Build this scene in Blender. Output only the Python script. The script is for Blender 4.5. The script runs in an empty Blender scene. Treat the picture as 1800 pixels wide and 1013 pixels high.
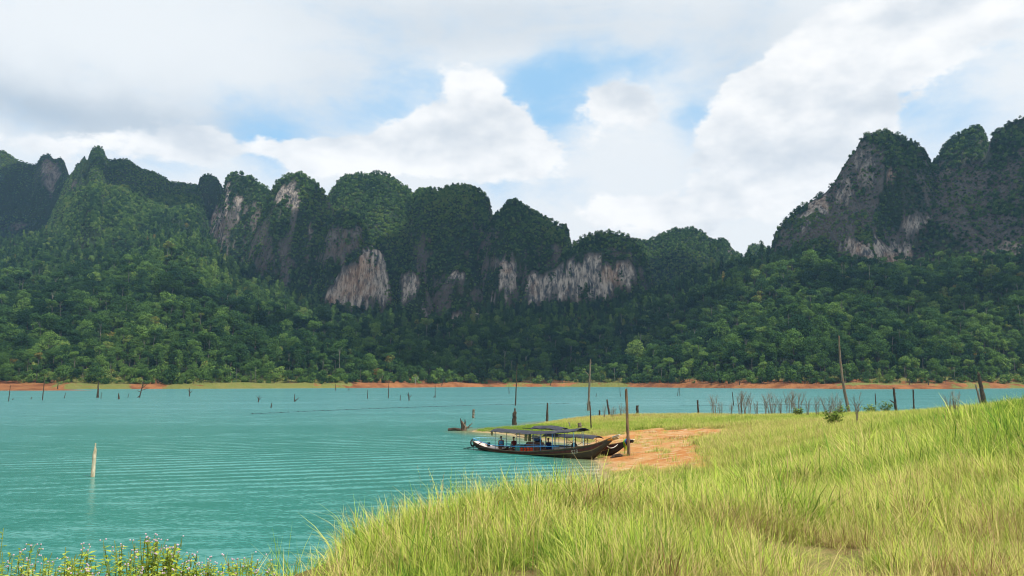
import bpy, bmesh, math, random
import numpy as np
from mathutils import Vector, Matrix

R = math.radians
rng = np.random.default_rng(7)
random.seed(7)
scene = bpy.context.scene
COL = scene.collection

# ------------------------------------------------------------------ camera
F_PX, CXP, CYP, YHOR, HCAM = 1413.0, 900.0, 506.5, 671.0, 6.0     # measured on the 1800 px wide photograph
PITCH = math.atan((YHOR - CYP) / F_PX)
cam = bpy.data.cameras.new('camera')
cam.sensor_width = 36.0
cam.lens = F_PX / 1800 * 36.0
cam.clip_start, cam.clip_end = 0.1, 30000
camo = bpy.data.objects.new('camera', cam)
COL.objects.link(camo)
camo.location = (0, 0, HCAM)
camo.rotation_euler = (math.pi / 2 + PITCH, 0, 0)
scene.camera = camo


def ray(u, v):
    a, s = (u - CXP) / F_PX, (v - CYP) / F_PX
    return np.array([a, math.cos(PITCH) + s * math.sin(PITCH), math.sin(PITCH) - s * math.cos(PITCH)])


def at_z(u, v, z=0.0):
    d = ray(u, v)
    return np.array([0, 0, HCAM]) + d * ((z - HCAM) / d[2])


def at_y(u, v, Y):
    d = ray(u, v)
    return np.array([0, 0, HCAM]) + d * (Y / d[1])


# ------------------------------------------------------------------ node helper
class NX:
    def __init__(s, tree):
        s.t = tree

    def new(s, typ, **kw):
        n = s.t.nodes.new(typ)
        for k, v in kw.items():
            setattr(n, k, v)
        return n

    def put(s, sock, v):
        if isinstance(v, bpy.types.NodeSocket):
            s.t.links.new(v, sock)
        elif v is not None:
            if hasattr(sock.default_value, '__len__') and not hasattr(v, '__len__'):
                v = [v] * len(sock.default_value)
            if hasattr(sock.default_value, '__len__') and len(sock.default_value) == 4 and len(v) == 3:
                v = (*v, 1)
            sock.default_value = v

    def m(s, op, a, b=None, c=None, clamp=False):
        n = s.new('ShaderNodeMath', operation=op, use_clamp=clamp)
        s.put(n.inputs[0], a)
        if b is not None:
            s.put(n.inputs[1], b)
        if c is not None:
            s.put(n.inputs[2], c)
        return n.outputs[0]

    def vm(s, op, a, b=None):
        n = s.new('ShaderNodeVectorMath', operation=op)
        s.put(n.inputs[0], a)
        if b is not None:
            if op == 'SCALE':
                s.put(n.inputs[3], b)
            else:
                s.put(n.inputs[1], b)
        return n.outputs[0]

    def sstep(s, x, a, b):
        n = s.new('ShaderNodeMapRange', interpolation_type='SMOOTHSTEP')
        s.put(n.inputs[0], x)
        n.inputs[1].default_value, n.inputs[2].default_value = a, b
        return n.outputs[0]

    def lin(s, x, a, b, c=0.0, d=1.0):
        n = s.new('ShaderNodeMapRange')
        s.put(n.inputs[0], x)
        for i, v in zip((1, 2, 3, 4), (a, b, c, d)):
            n.inputs[i].default_value = v
        return n.outputs[0]

    def noise(s, vec, scale, detail=4, rough=0.55, dist=0.0, col=False):
        n = s.new('ShaderNodeTexNoise')
        if vec is not None:
            s.put(n.inputs['Vector'], vec)
        n.inputs['Scale'].default_value = scale
        n.inputs['Detail'].default_value = detail
        n.inputs['Roughness'].default_value = rough
        n.inputs['Distortion'].default_value = dist
        return n.outputs['Color' if col else 'Fac']

    def mix(s, f, a, b, blend='MIX'):
        n = s.new('ShaderNodeMix', data_type='RGBA', blend_type=blend)
        s.put(n.inputs[0], f)
        s.put(n.inputs[6], a)
        s.put(n.inputs[7], b)
        return n.outputs[2]

    def ramp(s, f, stops):
        n = s.new('ShaderNodeValToRGB')
        s.put(n.inputs[0], f)
        e = n.color_ramp.elements
        while len(e) < len(stops):
            e.new(0.5)
        for el, (p, c) in zip(e, stops):
            el.position = p
            el.color = (*c, 1)
        return n.outputs[0]

    def attr(s, name, typ='GEOMETRY', out='Fac'):
        n = s.new('ShaderNodeAttribute', attribute_type=typ, attribute_name=name)
        return n.outputs[out]

    def mapping(s, vec, scale=(1, 1, 1), rot=(0, 0, 0), loc=(0, 0, 0)):
        n = s.new('ShaderNodeMapping')
        s.put(n.inputs[0], vec)
        n.inputs[1].default_value, n.inputs[2].default_value, n.inputs[3].default_value = loc, rot, scale
        return n.outputs[0]

    def bump(s, h, strength=0.5, dist=0.1, normal=None):
        n = s.new('ShaderNodeBump')
        s.put(n.inputs['Height'], h)
        s.put(n.inputs['Strength'], strength)
        s.put(n.inputs['Distance'], dist)
        if normal is not None:
            s.put(n.inputs['Normal'], normal)
        return n.outputs[0]


# ------------------------------------------------------------------ world, sun, exposure
SUN_TO = Vector((0.42, -0.32, 0.85)).normalized()
SUN_EL = math.asin(SUN_TO.z)
SUN_ROT = math.atan2(SUN_TO.x, SUN_TO.y)
world = bpy.data.worlds.new('World')
scene.world = world
world.use_nodes = True
wt = world.node_tree
wt.nodes.clear()
W = NX(wt)
sky = W.new('ShaderNodeTexSky', sky_type='NISHITA', sun_disc=False, sun_elevation=SUN_EL, sun_rotation=SUN_ROT,
            air_density=1.0, dust_density=0.6, ozone_density=2.0)
tc = W.new('ShaderNodeTexCoord').outputs['Generated']
sep = W.new('ShaderNodeSeparateXYZ')
W.put(sep.inputs[0], tc)
wn = W.noise(W.vm('MULTIPLY', tc, (1, 1, 1.5)), 5.0, 5, 0.55, col=True)
warp = W.new('ShaderNodeSeparateXYZ')
W.put(warp.inputs[0], wn)
az = W.m('ADD', W.m('ARCTAN2', sep.outputs[0], sep.outputs[1]), W.m('MULTIPLY', W.m('SUBTRACT', warp.outputs[0], 0.5), 0.16))
el = W.m('ADD', W.m('ARCSINE', sep.outputs[2]), W.m('MULTIPLY', W.m('SUBTRACT', warp.outputs[1], 0.5), 0.11))


def dirang(u, v):
    d = ray(u, v)
    d = d / np.linalg.norm(d)
    return math.atan2(d[0], d[1]), math.asin(d[2])


def blob(u, v, ru, rv, rot=0.0):
    a0, e0 = dirang(u, v)
    ra, re = ru / F_PX, rv / F_PX
    da, de = W.m('SUBTRACT', az, a0), W.m('SUBTRACT', el, e0)
    c, s_ = math.cos(rot), math.sin(rot)
    x = W.m('DIVIDE', W.m('ADD', W.m('MULTIPLY', da, c), W.m('MULTIPLY', de, s_)), ra)
    y = W.m('DIVIDE', W.m('ADD', W.m('MULTIPLY', da, -s_), W.m('MULTIPLY', de, c)), re)
    r2 = W.m('ADD', W.m('MULTIPLY', x, x), W.m('MULTIPLY', y, y))
    return W.m('EXPONENT', W.m('MULTIPLY', r2, -1.0))


def bsum(items):
    tot = None
    for (w, *b) in items:
        v = W.m('MULTIPLY', blob(*b), w)
        tot = v if tot is None else W.m('ADD', tot, v)
    return tot


dirs = W.vm('MULTIPLY', tc, (1, 1, 1.7))
n_low = W.noise(dirs, 3.0, 6, 0.55)
n_hi = W.noise(dirs, 9.0, 10, 0.62)
n_sh = W.noise(dirs, 8.0, 5, 0.5)
n_sh2 = W.noise(W.vm('ADD', dirs, (0.016, 0.0, 0.040)), 8.0, 5, 0.5)
# openings in the high layer where the blue shows
openings = bsum([(1.05, 680, 190, 170, 56, 0.15), (0.95, 1070, 115, 120, 40, 0.25), (0.75, 940, 165, 120, 60, 0.2),
                 (0.9, 455, 250, 50, 70, 0), (0.8, 1235, 200, 60, 55, 0.6), (1.0, 985, 255, 90, 110, 0),
                 (0.9, 1540, 18, 70, 26, 0.7), (0.45, 1680, 165, 120, 70, 0.4), (0.45, 870, 330, 60, 50, 0)])
A = W.m('SUBTRACT', W.m('ADD', 1.0, W.m('MULTIPLY', W.m('SUBTRACT', n_low, 0.5), 1.1)), openings)
A = W.m('ADD', A, W.m('MULTIPLY', W.m('SUBTRACT', n_hi, 0.5), 1.3))
wisp = W.noise(W.vm('MULTIPLY', tc, (1.0, 1.0, 2.6)), 5.0, 8, 0.62, 0.4)
A = W.m('ADD', A, W.m('MULTIPLY', W.m('SUBTRACT', wisp, 0.5), 2.0))
covA = W.lin(W.sstep(A, -0.45, 1.05), 0, 1, 0.05, 0.97)
# grey undersides of the high layer
greyf = bsum([(1.0, 120, 185, 340, 42, -0.05), (0.6, 900, 40, 420, 60, 0), (0.45, 1330, 110, 90, 120, 0.5), (0.35, 560, 150, 200, 60, 0.3)])
greyf = W.m('MULTIPLY', greyf, W.lin(n_low, 0.3, 0.7, 0.65, 1.15))
cA = W.mix(W.m('MINIMUM', greyf, 1.0), (0.86, 0.89, 0.905), (0.50, 0.58, 0.66))
# bright cumulus heaps
heaps = bsum([(1.0, 830, 200, 85, 75, 0), (0.9, 720, 255, 120, 50, 0.2), (0.9, 905, 260, 100, 70, 0), (0.85, 520, 280, 100, 45, 0),
              (0.9, 1095, 190, 70, 60, 0), (1.05, 1400, 140, 210, 75, 0.65), (1.0, 1640, 60, 230, 75, 0.3), (0.95, 1330, 330, 130, 55, 0.2),
              (0.9, 1500, 250, 120, 40, 0.6), (0.75, 330, 260, 90, 50, 0), (0.7, 60, 250, 140, 40, 0), (0.8, 1100, 370, 160, 40, 0),
              (0.6, 700, 290, 260, 40, 0)])
B = W.m('ADD', W.m('SUBTRACT', heaps, 0.50), W.m('MULTIPLY', W.m('SUBTRACT', n_hi, 0.5), 1.9))
covB = W.sstep(B, -0.06, 0.20)
relief = W.m('ADD', W.m('MULTIPLY', W.m('SUBTRACT', n_sh, n_sh2), 1.1), W.m('MULTIPLY', W.m('SUBTRACT', n_hi, 0.5), 0.25))
litB = W.m('ADD', W.m('ADD', 0.83, relief), W.m('MULTIPLY', W.m('SUBTRACT', n_low, 0.5), 0.35))
cB = W.mix(W.sstep(litB, 0.50, 1.02), (0.64, 0.70, 0.76), (1.0, 1.0, 0.99))
blue = W.mix(0.75, W.mix(1.0, sky.outputs[0], (0.1, 0.1, 0.1), 'MULTIPLY'), (0.37, 0.70, 1.02))
skycol = W.mix(covB, W.mix(covA, blue, cA), cB)
bg = W.new('ShaderNodeBackground')
W.put(bg.inputs[0], W.mix(1.0, skycol, (10, 10, 10), 'MULTIPLY'))
bg.inputs[1].default_value = 0.1
wo = W.new('ShaderNodeOutputWorld')
wt.links.new(bg.outputs[0], wo.inputs[0])

sun = bpy.data.lights.new('sun', 'SUN')
sun.energy, sun.angle, sun.color = 4.6, R(0.53), (1.0, 0.95, 0.86)
suno = bpy.data.objects.new('sun', sun)
COL.objects.link(suno)
suno.rotation_euler = SUN_TO.to_track_quat('Z', 'Y').to_euler()
suno.location = (0, 0, 300)

vs = scene.view_settings
vs.view_transform, vs.look, vs.exposure, vs.gamma, vs.use_curve_mapping = 'Standard', 'None', 0.12, 1.0, False
cy = scene.cycles
cy.use_denoising = True
cy.denoising_prefilter = 'ACCURATE'
scene.cycles.filter_width = 1.1
cy.max_bounces, cy.diffuse_bounces, cy.glossy_bounces, cy.transmission_bounces, cy.volume_bounces, cy.transparent_max_bounces = 6, 2, 2, 3, 0, 8
cy.caustics_reflective = cy.caustics_refractive = False
cy.sample_clamp_indirect = 4.0


# ------------------------------------------------------------------ object helpers
def tag(o, label=None, cat=None, group=None, kind=None):
    if label: o['label'] = label
    if cat: o['category'] = cat
    if group: o['group'] = group
    if kind: o['kind'] = kind
    return o


def link_mesh(name, me, mats, parent=None, smooth=False):
    for mt in (mats if isinstance(mats, (list, tuple)) else [mats]):
        if mt is not None:
            me.materials.append(mt)
    if smooth:
        me.polygons.foreach_set('use_smooth', [True] * len(me.polygons))
    o = bpy.data.objects.new(name, me)
    COL.objects.link(o)
    if parent is not None:
        o.parent = parent
    return o


def empty(name, loc=(0, 0, 0), rz=0.0):
    o = bpy.data.objects.new(name, None)
    o.empty_display_size = 0.3
    COL.objects.link(o)
    o.location = loc
    o.rotation_euler = (0, 0, rz)
    return o


class MB:
    """collects shapes into one mesh"""
    def __init__(s):
        s.v, s.f, s.mi = [], [], []
        s.cur = 0

    def add(s, vs_, fs):
        b = len(s.v)
        s.v.extend([tuple(map(float, p)) for p in vs_])
        for f in fs:
            s.f.append([b + i for i in f])
            s.mi.append(s.cur)

    def box(s, c, size, rot=None, taper=1.0):
        x, y, z = [k / 2 for k in size]
        P = [Vector((sx * x * (taper if sz > 0 else 1), sy * y * (taper if sz > 0 else 1), sz * z)) for sz in (-1, 1) for sy in (-1, 1) for sx in (-1, 1)]
        M = rot if rot is not None else Matrix.Identity(3)
        P = [M @ p + Vector(c) for p in P]
        s.add(P, [(0, 2, 3, 1), (4, 5, 7, 6), (0, 1, 5, 4), (2, 6, 7, 3), (0, 4, 6, 2), (1, 3, 7, 5)])

    def tube(s, path, radii, n=8, cap=True, jag=0.0, wob=0.0, flat=1.0):
        path = [Vector(p) for p in path]
        if not hasattr(radii, '__len__'):
            radii = [radii] * len(path)
        vs_, fs = [], []
        ref = None
        for i, p in enumerate(path):
            t = (path[min(i + 1, len(path) - 1)] - path[max(i - 1, 0)]).normalized()
            if ref is None:
                ref = Vector((1, 0, 0)) if abs(t.x) < 0.8 else Vector((0, 1, 0))
            a = (ref - t * ref.dot(t)).normalized()
            ref = a
            b = t.cross(a)
            for k in range(n):
                an = 2 * math.pi * k / n
                r = radii[i] * (1 + (random.uniform(-wob, wob) if wob else 0))
                q = p + a * (math.cos(an) * r) + b * (math.sin(an) * r * flat)
                if jag and i == len(path) - 1:
                    q += t * random.uniform(-jag, jag * 0.6)
                vs_.append(q)
        for i in range(len(path) - 1):
            for k in range(n):
                k2 = (k + 1) % n
                fs.append((i * n + k, i * n + k2, (i + 1) * n + k2, (i + 1) * n + k))
        if cap:
            fs.append(tuple(range(n))[::-1])
            m0 = (len(path) - 1) * n
            if jag:
                vs_.append(path[-1] - (path[-1] - path[-2]).normalized() * jag * 0.5)
                for k in range(n):
                    fs.append((m0 + k, m0 + (k + 1) % n, len(vs_) - 1))
            else:
                fs.append(tuple(range(m0, m0 + n)))
        s.add(vs_, fs)

    def ball(s, c, r, nu=10, nv=7, zmin=-1.0):
        r = (r, r, r) if not hasattr(r, '__len__') else r
        vs_, fs = [], []
        for j in range(nv + 1):
            ph = math.pi * j / nv
            zz = max(math.cos(ph), zmin)
            for i in range(nu):
                th_ = 2 * math.pi * i / nu
                vs_.append((c[0] + r[0] * math.sin(ph) * math.cos(th_), c[1] + r[1] * math.sin(ph) * math.sin(th_), c[2] + r[2] * zz))
        for j in range(nv):
            for i in range(nu):
                i2 = (i + 1) % nu
                fs.append((j * nu + i, (j + 1) * nu + i, (j + 1) * nu + i2, j * nu + i2))
        s.add(vs_, fs)

    def torus(s, c, R1, r1, axis=(1, 0, 0), n=20, k=8):
        q = Vector((0, 0, 1)).rotation_difference(Vector(axis)).to_matrix()
        vs_, fs = [], []
        for i in range(n):
            a = 2 * math.pi * i / n
            for j in range(k):
                b = 2 * math.pi * j / k
                p = Vector(((R1 + r1 * math.cos(b)) * math.cos(a), (R1 + r1 * math.cos(b)) * math.sin(a), r1 * math.sin(b)))
                vs_.append(q @ p + Vector(c))
        for i in range(n):
            for j in range(k):
                fs.append((i * k + j, ((i + 1) % n) * k + j, ((i + 1) % n) * k + (j + 1) % k, i * k + (j + 1) % k))
        s.add(vs_, fs)

    def grid(s, rows, close=False):
        nr, nc = len(rows), len(rows[0])
        s.add([p for r in rows for p in r], [(i * nc + j, i * nc + j + 1, (i + 1) * nc + j + 1, (i + 1) * nc + j) for i in range(nr - 1) for j in range(nc - 1)])

    def mesh(s, name):
        me = bpy.data.meshes.new(name)
        me.from_pydata(s.v, [], s.f)
        if any(s.mi):
            me.polygons.foreach_set('material_index', s.mi)
        me.update()
        return me

    def build(s, name, mats, parent=None, smooth=False):
        return link_mesh(name, s.mesh(name), mats, parent, smooth)


def grid_mesh(name, X, Y, Z, keep=None):
    """mesh from 2-D arrays, optional face mask"""
    nr, nc = X.shape
    idx = np.arange(nr * nc).reshape(nr, nc)
    q = np.stack([idx[:-1, :-1], idx[:-1, 1:], idx[1:, 1:], idx[1:, :-1]], -1).reshape(-1, 4)
    if keep is not None:
        q = q[keep.reshape(-1)]
    used, inv = np.unique(q, return_inverse=True)
    q = inv.reshape(-1, 4)
    co = np.stack([X, Y, Z], -1).reshape(-1, 3)[used]
    me = bpy.data.meshes.new(name)
    me.vertices.add(len(co))
    me.vertices.foreach_set('co', co.astype(np.float32).ravel())
    me.loops.add(q.size)
    me.loops.foreach_set('vertex_index', q.astype(np.int32).ravel())
    me.polygons.add(len(q))
    me.polygons.foreach_set('loop_start', np.arange(0, q.size, 4, dtype=np.int32))
    me.polygons.foreach_set('loop_total', np.full(len(q), 4, dtype=np.int32))
    me.update(calc_edges=True)
    me.polygons.foreach_set('use_smooth', [True] * len(q))
    return me, used


def vattr(me, name, vals):
    a = me.attributes.new(name, 'FLOAT', 'POINT')
    a.data.foreach_set('value', np.asarray(vals, dtype=np.float32).ravel())


# value noise in numpy
_perm = rng.random((256, 256))


def vnoise(x, y):
    xi, yi = np.floor(x).astype(int), np.floor(y).astype(int)
    fx, fy = x - xi, y - yi
    fx, fy = fx * fx * (3 - 2 * fx), fy * fy * (3 - 2 * fy)
    g = lambda a, b: _perm[a % 256, b % 256]
    return (g(xi, yi) * (1 - fx) + g(xi + 1, yi) * fx) * (1 - fy) + (g(xi, yi + 1) * (1 - fx) + g(xi + 1, yi + 1) * fx) * fy


def fbm(x, y, o=4, lac=2.1, gain=0.5):
    t, a, n = 0, 1.0, 0
    for i in range(o):
        t = t + a * vnoise(x + 17.3 * i, y - 9.1 * i)
        n += a
        x, y, a = x * lac, y * lac, a * gain
    return t / n - 0.5


def sst(x, a, b):
    t = np.clip((x - a) / (b - a), 0, 1)
    return t * t * (3 - 2 * t)


# ------------------------------------------------------------------ materials
def new_mat(name):
    m = bpy.data.materials.new(name)
    m.use_nodes = True
    t = m.node_tree
    t.nodes.clear()
    return m, NX(t)


def finish(N, col, rough=0.8, normal=None, spec=0.3, metal=0.0):
    p = N.new('ShaderNodeBsdfPrincipled')
    N.put(p.inputs['Base Color'], col)
    N.put(p.inputs['Roughness'], rough)
    N.put(p.inputs['Specular IOR Level'], spec)
    N.put(p.inputs['Metallic'], metal)
    if normal is not None:
        N.put(p.inputs['Normal'], normal)
    o = N.new('ShaderNodeOutputMaterial')
    N.t.links.new(p.outputs[0], o.inputs[0])
    return p


def simple(name, col, rough=0.6, spec=0.3, metal=0.0, var=0.25, scale=6.0, dirt=None, bump=0.0):
    m, N = new_mat(name)
    oc = N.new('ShaderNodeTexCoord').outputs['Object']
    n = N.noise(oc, scale, 5, 0.6)
    c2 = tuple(c * (1 - var) for c in col)
    c3 = tuple(min(1, c * (1 + var)) for c in col)
    c = N.mix(N.sstep(n, 0.3, 0.7), c2, c3)
    if dirt:
        c = N.mix(N.sstep(N.noise(oc, scale * 0.6, 6, 0.7), 0.52, 0.7), c, dirt)
    nor = N.bump(N.noise(oc, scale * 4, 4, 0.6), 0.4, bump) if bump else None
    finish(N, c, rough, nor, spec, metal)
    return m


def wood_mat(name, dark, light, orange=None):
    m, N = new_mat(name)
    oc = N.new('ShaderNodeTexCoord').outputs['Object']
    v = N.mapping(oc, (14, 14, 0.9))
    n = N.noise(v, 1.0, 6, 0.65, 0.6)
    n2 = N.noise(oc, 1.4, 4, 0.6)
    c = N.mix(N.sstep(n, 0.3, 0.72), dark, light)
    if orange:
        c = N.mix(N.m('MULTIPLY', N.sstep(n2, 0.5, 0.7), 0.7), c, orange)
    finish(N, c, 0.9, N.bump(n, 0.9, 0.03), 0.15)
    return m


def leaf_mat(name, stops, src, transl=0.25, noise_amt=0.25, up=0.0):
    """src: 'inst' reads the point attribute of the scatter, 'obj' reads the object's colour value"""
    m, N = new_mat(name)
    if src == 'inst':
        f = N.attr('tint', 'INSTANCER')
    elif src == 'rand':
        f = N.new('ShaderNodeObjectInfo').outputs['Random']
    else:
        sp = N.new('ShaderNodeSeparateColor')
        N.put(sp.inputs[0], N.new('ShaderNodeObjectInfo').outputs['Color'])
        f = sp.outputs[0]
    gp = N.new('ShaderNodeNewGeometry')
    rnd = gp.outputs['Random Per Island']
    f = N.m('ADD', f, N.m('MULTIPLY', N.m('SUBTRACT', rnd, 0.5), noise_amt), clamp=True)
    c = N.ramp(f, stops)
    d = N.new('ShaderNodeBsdfDiffuse')
    N.put(d.inputs[0], c)
    tr = N.new('ShaderNodeBsdfTranslucent')
    N.put(tr.inputs[0], c)
    if up:                                                # blades of a sward light like the sward, not like cards
        nn_ = N.vm('NORMALIZE', N.vm('ADD', gp.outputs['Normal'], (0, 0, up)))
        N.put(d.inputs['Normal'], nn_)
    mx = N.new('ShaderNodeMixShader')
    mx.inputs[0].default_value = transl
    N.t.links.new(d.outputs[0], mx.inputs[1])
    N.t.links.new(tr.outputs[0], mx.inputs[2])
    o = N.new('ShaderNodeOutputMaterial')
    N.t.links.new(mx.outputs[0], o.inputs[0])
    return m


FOREST_STOPS = [(0.0, (0.016, 0.044, 0.020)), (0.35, (0.046, 0.098, 0.030)), (0.7, (0.115, 0.205, 0.046)), (0.9, (0.20, 0.29, 0.07)), (0.96, (0.17, 0.17, 0.045)), (1.0, (0.20, 0.10, 0.03))]
M_leaf_inst = leaf_mat('forest_leaves', FOREST_STOPS, 'inst', 0.28, 0.22, up=0.55)
M_leaf_obj = leaf_mat('tree_leaves', FOREST_STOPS, 'obj', 0.28, 0.22, up=0.55)
M_bark = wood_mat('bark', (0.06, 0.05, 0.04), (0.22, 0.19, 0.15))
M_palebark = wood_mat('pale_bark', (0.14, 0.125, 0.10), (0.34, 0.31, 0.27))
M_dead = wood_mat('dead_wood', (0.018, 0.014, 0.011), (0.10, 0.075, 0.055), (0.12, 0.065, 0.035))
M_deadgrey = wood_mat('weathered_grey_wood', (0.06, 0.048, 0.036), (0.28, 0.22, 0.16), (0.20, 0.11, 0.055))
M_pole = wood_mat('mooring_pole_wood', (0.05, 0.032, 0.02), (0.26, 0.18, 0.11), (0.30, 0.17, 0.08))
M_post_pale = wood_mat('pale_post_wood', (0.34, 0.25, 0.15), (0.72, 0.62, 0.46), (0.42, 0.28, 0.14))

# ------------------------------------------------------------------ near ground: control points -> smooth sheet
CP = [(0, 0, 4.4), (0, 5, 4.35), (3, 7, 4.4), (-1.6, 7.5, 4.1), (-1.66, 9, 4.08), (-1.3, 10, 4.18), (-0.9, 11, 4.2), (0.9, 13, 3.8), (3, 12, 4.0), (8, 12, 4.45), (4.8, 20, 3.0), (7.2, 30, 1.5), (9.6, 40, 0.7),
      (14, 20, 4.5), (20, 24, 4.8), (30, 25, 6.0), (17.8, 28, 4.4), (17.5, 33, 3.8), (17, 40, 2.8), (21, 60, 2.2), (33, 95, 1.6), (30, 60, 3.4), (40, 40, 6.0), (50, 70, 4.0),
      (-3.7, 8, 3.55), (-5, 7, 3.6), (-8, 6, 3.4), (-5.5, 11, 2.2), (-4, 13, 1.9), (-10, 10, 2.0), (-2, 16, 1.6), (2, 19, 1.9), (-12, 0, 4.2), (-25, 0, 3.2), (12, -10, 6), (-10, -20, 6), (30, -10, 8), (60, 0, 10),
      (6.2, 45.8, 0.2), (7.8, 50, 0.45), (8.66, 58.3, 0.35), (12, 85.7, 0.55), (15.8, 79.7, 0.7), (11.9, 56, 0.9), (16.6, 65, 1.2), (4, 36, 0.25), (2, 30, 0.2),
      (-4.2, 98.6, 0.10), (-2.5, 101, 0.2), (0.5, 106, 0.12), (5, 119, 0.05), (12, 126, 0.1), (1.5, 99, 0.36), (-1.5, 97.5, 0.12), (6, 106, 0.4), (9, 112, 0.6), (20, 118, 1.0), (14, 104, 0.75), (35, 116, 1.0), (30, 128, 0.0), (60, 128, 0.2), (80, 110, 1.5), (60, 100, 2.0), (100, 60, 4), (110, 120, 1.5),
      (2, 86, 0.03), (7, 78, 0.05), (5.5, 68, -0.05), (6.6, 63.5, 0.05), (7.4, 60, 0.18), (5.2, 55, -0.1), (5, 60, -0.3),
      (-10, 60, -3), (0, 45, -1.6), (0, 60, -1.6), (0, 75, -1.0), (-15, 90, -3), (-6, 112, -1.6), (20, 150, -2.5), (60, 150, -3), (-30, 40, -4), (-9, 27, -1.6), (-20, 20, -1.6), (-30, 12, 0.2), (-2, 25, -0.5), (-7, 18, 0.1), (-60, 30, -4), (-40, 100, -5), (0, 140, -3), (110, 150, -3), (-60, 150, -6)]
CP = np.array(CP, float)


def _tps(r2):
    return 0.5 * r2 * np.log(r2 + 1e-9)


_n = len(CP)
_K = _tps(((CP[:, None, :2] - CP[None, :, :2]) ** 2).sum(-1)) + np.eye(_n) * 1.0
_P = np.c_[np.ones(_n), CP[:, :2]]
_A = np.block([[_K, _P], [_P.T, np.zeros((3, 3))]])
_w = np.linalg.solve(_A, np.r_[CP[:, 2], 0, 0, 0])


def ground_z(x, y):
    x, y = np.asarray(x, float), np.asarray(y, float)
    sh = x.shape
    x, y = np.clip(x.ravel(), -70, 115), np.clip(y.ravel(), -25, 155)
    out = np.empty(len(x))
    for i in range(0, len(x), 20000):
        a, b = x[i:i + 20000], y[i:i + 20000]
        k = _tps((a[:, None] - CP[None, :, 0]) ** 2 + (b[:, None] - CP[None, :, 1]) ** 2)
        out[i:i + 20000] = k @ _w[:_n] + _w[_n] + _w[_n + 1] * a + _w[_n + 2] * b
    out += (fbm(x * 0.35, y * 0.35, 3) * 0.22 + fbm(x * 1.6 + 9, y * 1.6, 3) * 0.07) * np.clip(out * 1.2 + 0.3, 0.15, 1)
    return out.reshape(sh)


def in_poly(x, y, poly):
    x, y = np.asarray(x), np.asarray(y)
    ins = np.zeros(x.shape, bool)
    n = len(poly)
    for i in range(n):
        x1, y1 = poly[i]
        x2, y2 = poly[(i + 1) % n]
        c = ((y1 > y) != (y2 > y)) & (x < (x2 - x1) * (y - y1) / (y2 - y1 + 1e-12) + x1)
        ins ^= c
    return ins


# bare sand where the boats land (outline on the ground, metres)
SAND = [tuple(at_z(u, v, z)[:2]) for u, v, z in [(1032, 778, .2), (1060, 767, .4), (1110, 758, .6), (1180, 756, .7), (1262, 755, .9), (1300, 762, 1.0), (1265, 772, 1.0), (1225, 780, 1.0), (1240, 792, 1.0), (1275, 800, 1.1), (1262, 815, 1.0), (1230, 826, .9), (1150, 830, .6), (1100, 828, .4), (1060, 812, .1), (1030, 800, 0)]]


def sandy(x, y):
    wx = x + fbm(x * 0.7, y * 0.5, 4) * 4.5
    wy = y + fbm(x * 0.7 + 40, y * 0.25, 4) * 9
    return in_poly(wx, wy, SAND)


gx = np.unique(np.r_[np.linspace(-70, -12, 30), np.arange(-12, 45, 0.4), np.linspace(45, 115, 40)])
gy = np.unique(np.r_[np.linspace(-25, 4, 16), np.arange(4, 40, 0.4), np.arange(40, 132, 0.7), np.linspace(132, 155, 10)])
GX, GY = np.meshgrid(gx, gy)
GZ = ground_z(GX, GY)
me, used = grid_mesh('ground', GX, GY, GZ)
vattr(me, 'sand', sandy(GX, GY).ravel()[used].astype(float))
m, N = new_mat('ground_soil')
gp = N.new('ShaderNodeNewGeometry').outputs['Position']
n1 = N.noise(gp, 0.35, 6, 0.6)
n2 = N.noise(N.mapping(gp, (1, 0.35, 1)), 1.6, 6, 0.65)
n3 = N.noise(gp, 14, 4, 0.7)
sandc = N.mix(N.sstep(n1, 0.38, 0.62), (0.42, 0.175, 0.054), (0.47, 0.265, 0.11))
sandc = N.mix(N.sstep(n2, 0.52, 0.70), sandc, (0.34, 0.135, 0.042))
sandc = N.mix(N.m('MULTIPLY', N.sstep(n3, 0.52, 0.75), 0.5), sandc, (0.19, 0.09, 0.04))
sandc = N.mix(N.m('MULTIPLY', N.sstep(N.noise(gp, 0.9, 4, 0.6), 0.52, 0.66), 0.75), sandc, (0.52, 0.39, 0.24))
turf = N.mix(N.sstep(n2, 0.35, 0.65), (0.17, 0.12, 0.05), (0.24, 0.20, 0.075))
turf = N.mix(N.sstep(n3, 0.45, 0.7), turf, (0.13, 0.15, 0.035))
sf = N.m('ADD', N.attr('sand'), N.m('MULTIPLY', N.m('SUBTRACT', n3, 0.5), 0.8))
col = N.mix(N.sstep(sf, 0.3, 0.7), turf, sandc)
spz = N.new('ShaderNodeSeparateXYZ')
N.put(spz.inputs[0], gp)
wet = N.lin(spz.outputs[2], 0.02, 0.22, 1, 0)
col = N.mix(N.m('MULTIPLY', wet, 0.75), col, (0.40, 0.30, 0.17))
finish(N, col, 0.95, N.bump(N.m('ADD', n3, N.m('MULTIPLY', n2, 1.5)), 0.8, 0.06), 0.1)
M_ground = m
g = link_mesh('ground', me, M_ground)
tag(g, 'grassy bank and low peninsula with a bare orange sand landing', None, None, 'structure')

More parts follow.
